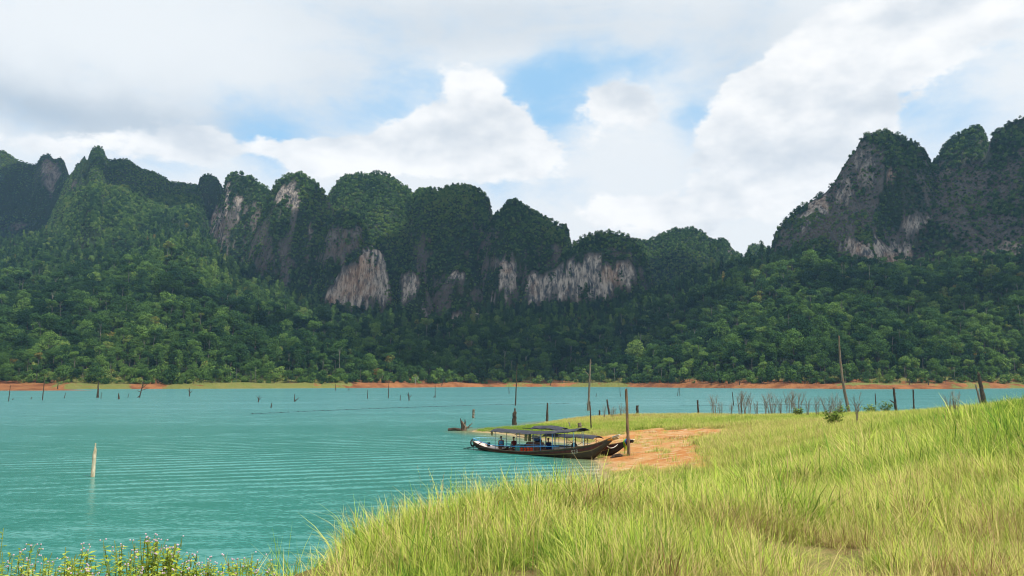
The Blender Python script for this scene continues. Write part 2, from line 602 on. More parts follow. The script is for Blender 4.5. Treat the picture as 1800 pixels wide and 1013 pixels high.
# ------------------------------------------------------------------ lake
wx = np.unique(np.r_[-3500, -2000, -1000, -500, -250, np.linspace(-140, -15, 26), np.arange(-15, 40, 0.8), np.linspace(40, 140, 18), 250, 500, 1000, 2000, 3500])
wy = np.unique(np.r_[-400, -150, -60, np.arange(-25, 140, 0.8), np.linspace(140, 200, 10), 300, 500, 800, 1300, 2500])
WX, WY = np.meshgrid(wx, wy)
WZ = np.zeros_like(WX)
me, used = grid_mesh('lake', WX, WY, WZ)
inside = (WX > -68) & (WX < 113) & (WY > -24) & (WY < 154)
dep = np.where(inside, -ground_z(WX, WY), 6.0)
vattr(me, 'depth', np.clip(dep, -1, 8).ravel()[used])
m, N = new_mat('turquoise_lake_water')
gp = N.new('ShaderNodeNewGeometry').outputs['Position']
shal = N.attr('depth')
wa = N.noise(N.mapping(gp, (0.9, 2.2, 1), (0, 0, R(14))), 1.5, 3, 0.55)           # wind ripples
wb = N.noise(N.mapping(gp, (0.22, 1.0, 1), (0, 0, R(12))), 1.1, 3, 0.5)           # longer wavelets
wvn = N.new('ShaderNodeTexWave', wave_type='BANDS', bands_direction='Y', wave_profile='SIN')
N.put(wvn.inputs['Vector'], N.mapping(gp, (1, 1, 1), (0, 0, R(-20))))
wvn.inputs['Scale'].default_value = 0.16
wvn.inputs['Distortion'].default_value = 3.5
wvn.inputs['Detail'].default_value = 2
wvn.inputs['Detail Scale'].default_value = 0.35
wakeamt = N.sstep(N.noise(N.mapping(gp, (0.02, 0.05, 1), (0, 0, R(20))), 1.0, 2, 0.5), 0.42, 0.62)
lane = N.noise(N.mapping(gp, (0.004, 0.03, 1), (0, 0, R(4))), 1.0, 3, 0.5)           # calmer and rougher lanes
lk = N.lin(lane, 0.3, 0.7, 0.55, 1.15)
wca = N.noise(N.mapping(gp, (1.0, 2.0, 1), (0, 0, R(14))), 3.4, 4, 0.62, col=True)
wcb = N.noise(N.mapping(gp, (0.25, 1.0, 1), (0, 0, R(12))), 1.1, 2, 0.5, col=True)
slope = N.vm('ADD', N.vm('MULTIPLY', N.vm('SUBTRACT', wca, (0.5, 0.5, 0.5)), (0.45, 0.65, 0)), N.vm('MULTIPLY', N.vm('SUBTRACT', wcb, (0.5, 0.5, 0.5)), (0.15, 0.42, 0)))
cs = N.new('ShaderNodeCombineXYZ')
N.put(cs.inputs[1], N.m('MULTIPLY', N.m('MULTIPLY', N.m('SUBTRACT', wvn.outputs['Fac'], 0.5), wakeamt), 0.24))
slope = N.vm('SCALE', N.vm('ADD', slope, cs.outputs[0]), lk)
nor = N.vm('NORMALIZE', N.vm('ADD', slope, (0, 0, 1)))
deep = N.mix(N.sstep(lane, 0.35, 0.65), (0.022, 0.185, 0.148), (0.042, 0.225, 0.195))
sheen_dist = N.new('ShaderNodeVectorMath', operation='DISTANCE')
N.put(sheen_dist.inputs[0], gp)
sheen_dist.inputs[1].default_value = (5, 30, 0)
deep = N.mix(N.m('MULTIPLY', N.sstep(sheen_dist.outputs['Value'], 15, 190), 0.85), deep, (0.095, 0.285, 0.300))     # paler, bluer with distance: sky reflection on far water painted into the colour
c = N.mix(N.sstep(shal, 0.9, 0.0), deep, (0.17, 0.21, 0.105))
c = N.mix(N.sstep(shal, 0.12, -0.02), c, (0.36, 0.29, 0.16))
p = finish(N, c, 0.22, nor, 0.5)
p.inputs['IOR'].default_value = 1.33
M_water = m
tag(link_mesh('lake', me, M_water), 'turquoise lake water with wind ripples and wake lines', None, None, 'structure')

# ------------------------------------------------------------------ far terrain
tx = np.arange(-1450, 1451, 5.0)
ty = np.unique(np.r_[np.arange(480, 1000, 4.0), np.arange(1000, 1850, 5.0), np.arange(1850, 2100, 8.0), np.arange(2100, 2500, 30.0)])
TX, TY = np.meshgrid(tx, ty)


def a_of(u):
    return (u - CXP) / F_PX * math.cos(PITCH)


SH = np.array([(-300, 684.5), (0, 684.3), (60, 684), (125, 684), (240, 684), (350, 683.6), (440, 683.2), (560, 682.6), (700, 681.6), (860, 680.4), (1000, 680.2), (1110, 680.8), (1200, 681.8), (1300, 682.8), (1400, 683.3), (1560, 683.4), (1690, 683), (1800, 682.8), (2100, 683)], float)
SH_a = np.array([a_of(u) for u, v in SH])
SH_Y = np.array([at_z(u, v)[1] for u, v in SH])
CB = np.array([(-400, 420, 1600), (0, 428, 1550), (150, 385, 1650), (300, 362, 1650), (400, 470, 1470), (600, 548, 1360), (760, 565, 1360), (900, 545, 1360), (1020, 535, 1360), (1150, 522, 1330), (1250, 482, 1380), (1350, 455, 1250), (1450, 458, 1170), (1550, 478, 1170), (1700, 472, 1160), (1800, 440, 1160), (2000, 400, 1150), (2300, 380, 1150)], float)
CB_a = np.array([a_of(u) for u, v, d in CB])
CB_Z = np.array([at_y(u, v, d)[2] for u, v, d in CB])


def shoreY(a):
    return np.interp(a, SH_a, SH_Y)


def slope_z(x, y):
    a = x / y
    ys = shoreY(a) + fbm(x * 0.02, y * 0.02, 3) * 22
    yb = np.interp(a, CB_a, CB[:, 2])
    zb = np.interp(a, CB_a, CB_Z)
    d = y - ys
    bank = np.where(d < 0, d * 0.12, 4.4 * np.clip(d / 11, 0, 1) ** 0.8)
    bank = bank + sst(d, 0, 10) * fbm(x * 0.03 + 5, y * 0.02, 3) * 4.6
    t0 = (y - ys - 26) / np.maximum(yb - ys - 26, 1)
    t = np.clip(t0, 0, 1.0)
    z = bank + np.where(t > 0, (zb - 6) * t ** 1.12, 0) - np.clip(y - yb - 40, 0, None) * 0.35
    z = z + sst(t, 0.02, 0.3) * (fbm(x * 0.006, y * 0.006, 4) * 42 + fbm(x * 0.02, y * 0.02, 3) * 14) * sst(t0, 0.98, 0.7)
    return z


# crest lines: (u, v, distance); drop, reach, power
LAYERS = [
    ('left', [(-260, 230, 2000), (-100, 248, 2000), (0, 262, 2000), (12, 267, 2000), (30, 281, 2000), (58, 289, 2000), (66, 287, 1990), (70, 276, 1990), (78, 271, 1990), (86, 269, 1990), (92, 276, 1990), (98, 280, 1990), (104, 275, 1990), (112, 280, 1990), (118, 296, 1990), (121, 305, 1990)], 260, 150, 1.25, 1.0),
    ('left', [(118, 312, 1760), (130, 303, 1760), (134, 290, 1760), (143, 288, 1760), (146, 276, 1760), (149, 274, 1760), (152, 285, 1760), (157, 282, 1760), (158, 268, 1760), (163, 261, 1760), (172, 258, 1760), (180, 261, 1760), (185, 270, 1760), (188, 281, 1760), (196, 283, 1760), (210, 280, 1760), (226, 282, 1760), (240, 292, 1760), (252, 298, 1760), (272, 304, 1760), (288, 311, 1760), (300, 321, 1760), (325, 323, 1760), (346, 326, 1760), (356, 345, 1760)], 90, 150, 1.1, 0.7),
    ('left', [(348, 330, 1830), (351, 314, 1830), (358, 308, 1830), (370, 308, 1830), (381, 315, 1830), (390, 330, 1830), (396, 345, 1830)], 150, 90, 1.6, 1.0),
    ('mid', [(391, 345, 1620), (394, 325, 1620), (399, 311, 1620), (412, 307, 1620), (430, 309, 1620), (446, 315, 1620), (460, 328, 1620), (472, 334, 1620), (480, 350, 1620)], 210, 100, 1.5, 1.0),
    ('mid', [(466, 362, 1500), (474, 344, 1500), (484, 324, 1500), (500, 312, 1500), (520, 304, 1500), (536, 309, 1500), (553, 320, 1500), (568, 338, 1500), (578, 352, 1500), (588, 372, 1500)], 200, 110, 1.35, 1.0),
    ('mid', [(560, 420, 1430), (585, 378, 1430), (605, 370, 1430), (625, 378, 1430), (640, 400, 1430), (655, 430, 1430), (668, 470, 1430)], 150, 70, 1.4, 1.0),
    ('mid', [(574, 352, 1720), (580, 338, 1720), (592, 322, 1720), (606, 313, 1720), (624, 308, 1720), (642, 310, 1720), (664, 306, 1720), (682, 309, 1720), (700, 321, 1720), (716, 332, 1720), (728, 344, 1720), (736, 362, 1720)], 260, 230, 1.2, 0.8),
    ('mid', [(722, 352, 1660), (732, 338, 1660), (750, 334, 1660), (776, 336, 1660), (796, 329, 1660), (812, 328, 1660), (830, 331, 1660), (846, 338, 1660), (856, 348, 1660), (862, 362, 1660), (866, 382, 1660)], 240, 170, 1.4, 1.0),
    ('mid', [(862, 392, 1560), (872, 378, 1560), (882, 370, 1560), (888, 358, 1560), (898, 352, 1560), (908, 354, 1560), (918, 363, 1560), (930, 370, 1560), (946, 378, 1560), (960, 385, 1560), (978, 396, 1560), (996, 401, 1560), (1001, 412, 1560), (1004, 436, 1560)], 200, 130, 1.4, 1.0),
    ('mid', [(985, 450, 1440), (1005, 434, 1440), (1030, 418, 1440), (1052, 411, 1440), (1074, 409, 1440), (1094, 414, 1440), (1112, 422, 1440), (1130, 440, 1440), (1142, 470, 1440)], 130, 70, 1.3, 1.0),
    ('mid', [(1095, 424, 1900), (1130, 425, 1900), (1152, 420, 1900), (1166, 411, 1900), (1184, 405, 1900), (1214, 402, 1900), (1236, 408, 1900), (1248, 422, 1900), (1256, 422, 1880), (1266, 418, 1880), (1279, 426, 1880), (1288, 442, 1880), (1300, 447, 1880), (1312, 445, 2000), (1315, 434, 2000), (1328, 432, 2000), (1342, 435, 2000), (1352, 441, 2000), (1365, 450, 2000)], 260, 230, 1.2, 0.8),
    # lower cliff blocks
    ('mid', [(560, 530, 1345), (572, 510, 1345), (592, 488, 1345), (604, 462, 1345), (622, 455, 1345), (640, 446, 1345), (656, 438, 1345), (668, 440, 1345), (678, 462, 1345), (686, 495, 1345), (692, 530, 1345)], 105, 22, 1.1, 0.35),
    ('mid', [(695, 520, 1370), (704, 482, 1370), (722, 470, 1370), (740, 482, 1370), (752, 510, 1370)], 70, 24, 1.2, 0.4),
    ('mid', [(760, 520, 1390), (785, 488, 1390), (806, 472, 1390), (826, 480, 1390), (848, 510, 1390)], 60, 26, 1.2, 0.5),
    ('mid', [(852, 525, 1375), (866, 490, 1375), (880, 462, 1375), (894, 458, 1375), (904, 470, 1375), (910, 520, 1375)], 75, 22, 1.1, 0.35),
    ('mid', [(914, 505, 1365), (926, 486, 1365), (950, 478, 1365), (975, 470, 1365), (994, 452, 1365), (1012, 446, 1365), (1036, 440, 1365), (1060, 442, 1365), (1086, 455, 1365), (1106, 452, 1365), (1118, 470, 1365), (1126, 500, 1365)], 95, 22, 1.1, 0.35),
    ('mid', [(784, 560, 1290), (792, 544, 1290), (808, 539, 1290), (822, 543, 1290), (834, 550, 1290), (848, 552, 1290), (856, 562, 1290)], 30, 12, 1.1, 0.3),
    # right massif
    ('right', [(1346, 470, 1330), (1354, 440, 1330), (1362, 412, 1330), (1380, 388, 1330), (1400, 370, 1330), (1424, 355, 1330), (1450, 340, 1330), (1466, 322, 1330), (1476, 304, 1330), (1484, 290, 1330), (1494, 276, 1330), (1504, 266, 1330), (1510, 250, 1330), (1520, 240, 1330), (1538, 235, 1330), (1558, 235, 1330), (1578, 238, 1330), (1592, 247, 1330), (1608, 254, 1330), (1622, 262, 1330), (1630, 274, 1330), (1638, 290, 1330), (1650, 315, 1330)], 240, 130, 1.25, 1.0),
    ('right', [(1625, 305, 1480), (1638, 290, 1480), (1650, 276, 1480), (1656, 262, 1480), (1664, 252, 1480), (1680, 240, 1480), (1696, 232, 1480), (1712, 224, 1480), (1724, 225, 1480), (1730, 232, 1480), (1737, 252, 1480), (1748, 270, 1480)], 240, 170, 1.3, 1.0),
    ('right', [(1630, 340, 1290), (1650, 322, 1290), (1680, 305, 1290), (1712, 300, 1290), (1740, 288, 1290), (1770, 275, 1290), (1800, 262, 1290), (1900, 250, 1290), (2100, 260, 1290)], 190, 150, 1.0, 1.0),
    ('right', [(1738, 258, 1330), (1743, 240, 1330), (1752, 232, 1330), (1768, 222, 1330), (1785, 212, 1330), (1800, 207, 1330), (1860, 192, 1330), (1960, 180, 1330), (2150, 190, 1330), (2400, 260, 1330)], 240, 190, 1.0, 0.9),
]
owners = ['slope', 'left', 'mid', 'right']
TZ = slope_z(TX, TY)
# promontories of orange soil that run out into the lake
def spit(pts, wid):
    P = np.array([at_z(u, v)[:2] for u, v in pts])
    best = np.full(TX.shape, 1e9)
    tt = np.zeros(TX.shape)
    for i in range(len(P) - 1):
        d = P[i + 1] - P[i]
        t = np.clip(((TX - P[i, 0]) * d[0] + (TY - P[i, 1]) * d[1]) / (d @ d), 0, 1)
        q = np.hypot(TX - P[i, 0] - t * d[0], TY - P[i, 1] - t * d[1])
        tt = np.where(q < best, (i + t) / (len(P) - 1), tt)
        best = np.minimum(best, q)
    return best, tt
b, t = spit([(-160, 685.6), (-60, 686), (60, 686.2), (122, 686.3)], 30)
spz_ = (4.6 - 4.3 * t ** 1.3) * (1 - (b / 26) ** 2) - 0.2
b2, t2 = spit([(1500, 683.8), (1580, 683.7), (1640, 683.8), (1690, 683.9)], 30)
spz2 = (5.5 - 5.0 * t2 ** 1.2) * (1 - (b2 / 24) ** 2) - 0.2
SPIT = np.maximum(spz_, spz2)
TZ = np.maximum(TZ, np.where(SPIT > -1.5, SPIT, -50))
own = np.zeros(TX.shape, int)
rug = fbm(TX * 0.012, TY * 0.004, 4) * 70 + fbm(TX * 0.045, TY * 0.02 + 50, 3) * 26
zr = fbm(TX * 0.03, TY * 0.03 + 9, 3) * 20
for nm, pts, drop, reach, pw, rugk in LAYERS:
    W3 = np.array([at_y(u, v, d) for u, v, d in pts])
    bear, bw = TX / TY, W3[:, 0] / W3[:, 1]
    zc = np.interp(bear, bw, W3[:, 2])
    side = np.maximum(bw[0] - bear, bear - bw[-1]) * W3[:, 1].mean()
    zc = zc - np.clip(side, 0, None) * 3.0
    yc = np.interp(bear, bw, W3[:, 1])
    d0 = yc - TY
    far = np.clip(d0 / (reach * 0.5), 0, 1)
    d = d0 + rug * rugk * far
    d = np.where(d0 > 0, np.maximum(d, d0 * 0.3), d0)
    z = np.where(d >= 0, zc - drop * (np.abs(d) / reach) ** pw, zc - 1.1 * np.abs(d))
    z = z + zr * np.clip(d0 / reach, 0, 1) * rugk
    z = np.where(d < 2.6 * reach, z, -50)
    up = z > TZ
    TZ = np.where(up, z, TZ)
    own = np.where(up, owners.index(nm), own)

dzx = np.gradient(TZ, axis=1) / 5.0
dzy = np.gradient(TZ, axis=0) / np.gradient(ty)[:, None]
steep = np.sqrt(dzx ** 2 + dzy ** 2)

# bare limestone: outlines on the cliffs, turned into metres at the cliff's distance
CLIFFS = [
    ([(570, 512), (592, 492), (606, 462), (628, 470), (636, 452), (660, 440), (672, 452), (684, 500), (681, 528), (664, 530), (650, 535), (627, 548), (612, 525), (600, 540), (580, 532), (570, 540)], 1345, 1.0),
    ([(706, 486), (722, 478), (736, 490), (732, 515), (722, 530), (707, 530)], 1370, 0.9),
    ([(784, 486), (806, 474), (815, 490), (812, 498), (790, 494)], 1390, 0.8),
    ([(876, 466), (900, 460), (906, 480), (904, 512), (882, 512), (878, 490)], 1375, 1.0), ([(850, 530), (880, 515), (884, 524), (860, 534)], 1375, 0.7),
    ([(921, 500), (930, 488), (955, 482), (968, 470), (990, 462), (1000, 448), (1024, 458), (1036, 446), (1052, 448), (1056, 464), (1080, 468), (1100, 462), (1104, 452), (1116, 468), (1122, 498), (1108, 502), (1090, 504), (1072, 520), (1058, 532), (1030, 528), (1010, 524), (975, 528), (950, 535), (932, 525)], 1365, 1.0),
    ([(789, 548), (806, 540), (822, 546), (830, 558), (820, 567), (792, 566)], 1290, 1.0), ([(834, 553), (848, 552), (846, 562), (833, 560)], 1290, 0.9), ([(740, 545), (750, 541), (754, 555), (741, 556)], 1345, 0.8),
    ([(368, 395), (380, 368), (392, 372), (390, 400), (398, 412), (394, 428), (384, 424), (372, 410)], 1600, 0.9), ([(395, 330), (404, 322), (410, 340), (406, 360), (400, 380), (396, 365)], 1620, 0.85), ([(414, 352), (428, 350), (430, 375), (428, 400), (420, 385)], 1600, 0.7),
    ([(478, 345), (490, 338), (512, 322), (522, 330), (524, 362), (510, 368), (498, 356), (480, 360)], 1490, 0.75), ([(535, 395), (548, 398), (552, 422), (540, 415)], 1440, 0.7),
    ([(580, 410), (600, 400), (635, 400), (640, 430), (620, 440), (600, 460), (575, 455), (562, 475), (556, 455), (572, 435)], 1400, 0.5),
    ([(70, 285), (90, 275), (98, 300), (106, 310), (98, 330), (92, 350), (84, 335), (76, 320)], 1950, 0.6), ([(16, 390), (40, 388), (48, 404), (20, 405)], 1800, 0.5), ([(125, 318), (134, 318), (132, 336), (124, 332)], 1750, 0.6),
    ([(1395, 382), (1420, 360), (1450, 345), (1452, 372), (1430, 395), (1410, 402), (1398, 405)], 1300, 0.85), ([(1466, 325), (1490, 322), (1496, 345), (1476, 350)], 1310, 0.7),
    ([(1505, 275), (1530, 268), (1536, 300), (1530, 340), (1505, 330), (1500, 300)], 1310, 0.62), ([(1560, 305), (1585, 300), (1584, 315), (1566, 325), (1558, 322)], 1310, 0.9),
    ([(1475, 290), (1510, 250), (1550, 262), (1560, 300), (1550, 350), (1530, 400), (1490, 410), (1440, 420), (1400, 425), (1385, 440), (1365, 435), (1372, 400), (1420, 370), (1460, 340)], 1310, 0.42),
    ([(1475, 440), (1490, 420), (1530, 416), (1560, 430), (1600, 440), (1608, 452), (1580, 470), (1560, 472), (1540, 462), (1515, 462), (1490, 452)], 1215, 0.95), ([(1590, 392), (1618, 376), (1640, 384), (1632, 398), (1608, 408), (1592, 408)], 1250, 0.75), ([(1640, 300), (1700, 290), (1760, 300), (1800, 270), (1900, 280), (1900, 440), (1800, 470), (1700, 430), (1640, 400)], 1290, 0.38), ([(1362, 425), (1376, 420), (1380, 445), (1366, 442)], 1290, 0.6),
]
rock = np.zeros(TX.shape)
jx = fbm(TX * 0.06, TZ * 0.015, 4) * 24
jz = fbm(TX * 0.035 + 70, TZ * 0.03, 4) * 40
for poly, D, val in CLIFFS:
    P = [(p_[0] / D, (p_[2] - HCAM) / D) for p_ in (at_y(u, v, D) for u, v in poly)]
    ins = in_poly((TX + jx) / TY, (TZ - HCAM + jz) / TY, P) & (np.abs(TY - D) < 200) & (dzy > -0.2)
    rock = np.maximum(rock, ins * val)
karst = sst(steep, 1.1, 2.2) * (own > 0) * np.maximum(sst(fbm(TX * 0.035, TZ * 0.012, 4), 0.05, 0.18), sst(fbm(TX * 0.08 + 3, TZ * 0.022, 4), 0.06, 0.18))
rock = np.maximum(rock, karst * np.where(own == 3, 0.42, np.where(own == 1, 0.25, 0.42)))
rock = np.where((own == 3) & (TX / TY > a_of(1600)), np.maximum(rock, 0.22 * sst(steep, .5, 1.0)), rock)

soil_pts = np.array([(-200, 1), (0, 1), (110, 0.6), (130, 0), (225, 0), (240, 0.9), (285, 0.9), (300, 0.2), (400, 0.0), (560, 0.1), (612, 0.3), (625, 1), (860, 1), (900, 0.5), (985, 0.6), (1020, 0.2), (1060, 0.3), (1095, 0.0), (1115, 1), (1520, 1), (1560, 0.4), (1660, 0.6), (1720, 0.3), (1760, 0.8), (1800, 0.3)], float)
soil = np.interp(TX / TY, [a_of(u) for u in soil_pts[:, 0]], soil_pts[:, 1])
soil = np.where(SPIT > TZ - 0.3, np.where(TZ > 3.4, 0.1, 0.9), soil)
soil = soil * sst(TZ, 10.0, 6.0)

m, N = new_mat('karst_limestone')
gp = N.new('ShaderNodeNewGeometry').outputs['Position']
v1 = N.noise(N.mapping(gp, (0.16, 0.16, 0.022)), 1.0, 7, 0.66)
v2 = N.noise(N.mapping(gp, (0.45, 0.45, 0.05)), 1.0, 5, 0.7)
v3 = N.noise(N.mapping(gp, (0.02, 0.02, 0.012)), 1.0, 4, 0.6)
rk = N.mix(N.sstep(v1, 0.38, 0.62), (0.050, 0.054, 0.060), (0.46, 0.385, 0.325))
rk = N.mix(N.m('MULTIPLY', N.sstep(v3, 0.50, 0.66), 0.5), rk, (0.33, 0.17, 0.085))
rk = N.mix(N.m('MULTIPLY', N.sstep(v2, 0.53, 0.63), 0.8), rk, (0.035, 0.04, 0.035))
rk = N.mix(N.m('MULTIPLY', N.sstep(v2, 0.42, 0.34), 0.6), rk, (0.56, 0.50, 0.42))
ra = N.attr('rock')
rk = N.mix(N.lin(ra, 0.45, 0.90, 0.90, 0.0), rk, (0.078, 0.070, 0.060))
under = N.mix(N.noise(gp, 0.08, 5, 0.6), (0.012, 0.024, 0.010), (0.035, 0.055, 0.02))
soilc = N.mix(N.sstep(N.noise(gp, 0.06, 5, 0.6), 0.35, 0.65), (0.20, 0.075, 0.030), (0.36, 0.155, 0.058))
grassc = N.mix(N.noise(gp, 0.1, 5, 0.6), (0.11, 0.17, 0.03), (0.27, 0.22, 0.075))
lo = N.mix(N.sstep(N.m('ADD', N.attr('soil'), N.m('MULTIPLY', N.m('SUBTRACT', N.noise(gp, 0.07, 5, 0.65), 0.5), 2.8)), 0.35, 0.65), grassc, soilc)
spz = N.new('ShaderNodeSeparateXYZ')
N.put(spz.inputs[0], gp)
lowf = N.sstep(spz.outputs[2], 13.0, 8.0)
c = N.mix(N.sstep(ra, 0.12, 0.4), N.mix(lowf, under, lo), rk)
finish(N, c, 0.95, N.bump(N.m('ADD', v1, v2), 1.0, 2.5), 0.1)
M_karst = m
fo = own[:-1, :-1]
for k, (nm, lab) in enumerate([('hillside', 'low forested slope above the orange far shore'), ('mountain', 'long forested limestone ridge at the left'), ('mountain', 'row of rounded karst domes with bare cliffs in the middle'), ('mountain', 'tall dark karst tower massif at the right')]):
    me, used = grid_mesh(nm, TX, TY, TZ, fo == k)
    vattr(me, 'rock', rock.ravel()[used])
    vattr(me, 'soil', soil.ravel()[used])
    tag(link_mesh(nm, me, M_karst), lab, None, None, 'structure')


def tz_at(x, y):
    """terrain height, bilinear"""
    ix = np.clip((x - tx[0]) / 5.0, 0, len(tx) - 1.001)
    iy = np.clip(np.interp(y, ty, np.arange(len(ty))), 0, len(ty) - 1.001)
    i, j = ix.astype(int), iy.astype(int)
    fx, fy = ix - i, iy - j
    return (TZ[j, i] * (1 - fx) + TZ[j, i + 1] * fx) * (1 - fy) + (TZ[j + 1, i] * (1 - fx) + TZ[j + 1, i + 1] * fx) * fy


# ------------------------------------------------------------------ tree meshes
def leaf_cloud(mb, lobes, n, size, up=0.25, droop=0.0):
    """leaf clumps spread over the shells of several lobes"""
    vol = np.array([l[3] * l[4] for l in lobes])
    cnt = np.maximum(6, (vol / vol.sum() * n).astype(int))
    for (cx, cy_, cz, rx, rz), c in zip(lobes, cnt):
        for _ in range(c):
            d = Vector((random.gauss(0, 1), random.gauss(0, 1), random.gauss(0.25, 1))).normalized()
            rr = random.uniform(0.72, 1.06)
            p = Vector((cx + d.x * rx * rr, cy_ + d.y * rx * rr, cz + d.z * rz * rr))
            nrm = (d + Vector((random.gauss(0, .42), random.gauss(0, .42), random.gauss(up, .42)))).normalized()
            a = nrm.orthogonal().normalized()
            a.rotate(Matrix.Rotation(random.uniform(0, 6.28), 3, nrm))
            b_ = nrm.cross(a)
            s1, s2 = size * random.uniform(0.6, 1.3), size * random.uniform(0.45, 0.9)
            mid = nrm * (-0.16 * s1)
            mb.add([p - a * s1 + mid, p + b_ * s2 * 0.8, p + a * s1 + mid, p - b_ * s2 * 0.8], [(0, 1, 2), (0, 2, 3)])


def crown_lobes(kind, h, r):
    L = []
    if kind == 'round':
        for i in range(11):
            a, rr = random.uniform(0, 6.28), r * random.uniform(0.2, 0.82)
            L.append((math.cos(a) * rr, math.sin(a) * rr, h * random.uniform(0.42, 0.9), r * random.uniform(0.24, 0.5), r * random.uniform(0.2, 0.46)))
        L.append((0, 0, h * 0.86, r * 0.5, r * 0.42))
    elif kind == 'tall':
        for i in range(8):
            a, rr = random.uniform(0, 6.28), r * random.uniform(0.2, 0.7)
            L.append((math.cos(a) * rr, math.sin(a) * rr, h * random.uniform(0.74, 0.94), r * random.uniform(0.34, 0.5), r * random.uniform(0.22, 0.34)))
    elif kind == 'column':
        for i in range(9):
            k = i / 8
            a, rr = random.uniform(0, 6.28), r * random.uniform(0.1, 0.45) * (1 - 0.4 * k)
            L.append((math.cos(a) * rr, math.sin(a) * rr, h * (0.35 + 0.58 * k), r * random.uniform(0.4, 0.6) * (1 - 0.35 * k), r * random.uniform(0.4, 0.55)))
    elif kind == 'bush':
        for i in range(6):
            a, rr = random.uniform(0, 6.28), r * random.uniform(0.2, 0.7)
            L.append((math.cos(a) * rr, math.sin(a) * rr, h * random.uniform(0.3, 0.7), r * random.uniform(0.35, 0.5), h * random.uniform(0.25, 0.4)))
    return L


def trunk_into(mb, h, r0, lobes, frac):
    top = h * frac
    mb.tube([(0, 0, -1.5), (random.uniform(-.2, .2), random.uniform(-.2, .2), top * 0.5), (random.uniform(-.4, .4), random.uniform(-.4, .4), top)], [r0, r0 * 0.75, r0 * 0.45], 6)
    for l in random.sample(lobes, min(5, len(lobes))):
        s_ = top * random.uniform(0.6, 0.95)
        mb.tube([(0, 0, s_), (l[0] * 0.5, l[1] * 0.5, (s_ + l[2]) / 2), (l[0], l[1], l[2])], [r0 * 0.4, r0 * 0.28, r0 * 0.12], 4)


SPECIES = [('round', 16, 6.6, 520, 0.62, 0.34, 0.55), ('round', 13, 5.4, 460, 0.58, 0.28, 0.5), ('tall', 25, 6.4, 520, 0.66, 0.20, 0.82), ('column', 19, 4.6, 480, 0.58, 0.3, 0.75), ('round', 20, 7.6, 600, 0.7, 0.4, 0.6), ('tall', 21, 5.2, 420, 0.6, 0.17, 0.8)]
TREE_DATA = []
for kind, h, r, n, sz, r0, fr in SPECIES:
    lobes = crown_lobes(kind, h, r)
    mc, mt = MB(), MB()
    leaf_cloud(mc, lobes, n * 2, sz * 0.82)
    trunk_into(mt, h, r0, lobes, fr)
    TREE_DATA.append((mc, mt))

PROTO = bpy.data.collections.new('forest_sources')


def proto_obj(coll, name, mb, mats):
    me_ = mb.mesh(name)
    for mm in mats:
        me_.materials.append(mm)
    o = bpy.data.objects.new(name, me_)
    coll.objects.link(o)
    return o


def joined(mc, mt):
    j = MB()
    j.add(mc.v, mc.f)
    j.cur = 1
    j.add(mt.v, mt.f)
    return j


for i, (mc, mt) in enumerate(TREE_DATA):
    proto_obj(PROTO, 'tree_source_%02d' % i, joined(mc, mt), [M_leaf_inst, M_palebark if SPECIES[i][0] == 'tall' else M_bark])
for i in range(2):
    mb = MB()
    leaf_cloud(mb, crown_lobes('bush', 4.5, 3.2), 260, 0.5)
    proto_obj(PROTO, 'tree_source_%02d' % (6 + i), mb, [M_leaf_inst])
for i in range(3):
    mb = MB()
    leaf_cloud(mb, crown_lobes('round', 7.0, 3.4), 300, 0.5)
    proto_obj(PROTO, 'tree_source_%02d' % (8 + i), mb, [M_leaf_inst])


def scatter(name, coll, pts, rot, scl, pick, tint, label):
    me_ = bpy.data.meshes.new(name)
    n = len(pts)
    me_.vertices.add(n)
    me_.vertices.foreach_set('co', np.asarray(pts, np.float32).ravel())
    for nm_, ty_, vals in (('rot', 'FLOAT_VECTOR', rot), ('scl', 'FLOAT_VECTOR', scl), ('pick', 'INT', pick), ('tint', 'FLOAT', tint)):
        a_ = me_.attributes.new(nm_, ty_, 'POINT')
        a_.data.foreach_set('vector' if ty_ == 'FLOAT_VECTOR' else 'value', np.asarray(vals, np.int32 if ty_ == 'INT' else np.float32).ravel())
    me_.update()
    o = bpy.data.objects.new(name, me_)
    COL.objects.link(o)
    ng = bpy.data.node_groups.new(name + '_scatter', 'GeometryNodeTree')
    ng.interface.new_socket('Geometry', in_out='INPUT', socket_type='NodeSocketGeometry')
    ng.interface.new_socket('Geometry', in_out='OUTPUT', socket_type='NodeSocketGeometry')
    nd = ng.nodes
    gi, go = nd.new('NodeGroupInput'), nd.new('NodeGroupOutput')
    ci = nd.new('GeometryNodeCollectionInfo')
    ci.inputs['Collection'].default_value = coll
    ci.inputs['Separate Children'].default_value = True
    ci.inputs['Reset Children'].default_value = True
    ip = nd.new('GeometryNodeInstanceOnPoints')
    ip.inputs['Pick Instance'].default_value = True
    ng.links.new(gi.outputs[0], ip.inputs['Points'])
    ng.links.new(ci.outputs[0], ip.inputs['Instance'])

    def na(nm_, dt):
        k = nd.new('GeometryNodeInputNamedAttribute')
        k.data_type = dt
        k.inputs['Name'].default_value = nm_
        return [s_ for s_ in k.outputs if s_.enabled and s_.name == 'Attribute'][0]
    ng.links.new(na('pick', 'INT'), ip.inputs['Instance Index'])
    e2r = nd.new('FunctionNodeEulerToRotation')
    ng.links.new(na('rot', 'FLOAT_VECTOR'), e2r.inputs[0])
    ng.links.new(e2r.outputs[0], ip.inputs['Rotation'])
    ng.links.new(na('scl', 'FLOAT_VECTOR'), ip.inputs['Scale'])
    ng.links.new(ip.outputs[0], go.inputs[0])
    md = o.modifiers.new('scatter', 'NODES')
    md.node_group = ng
    tag(o, label, None, None, 'stuff')
    return o


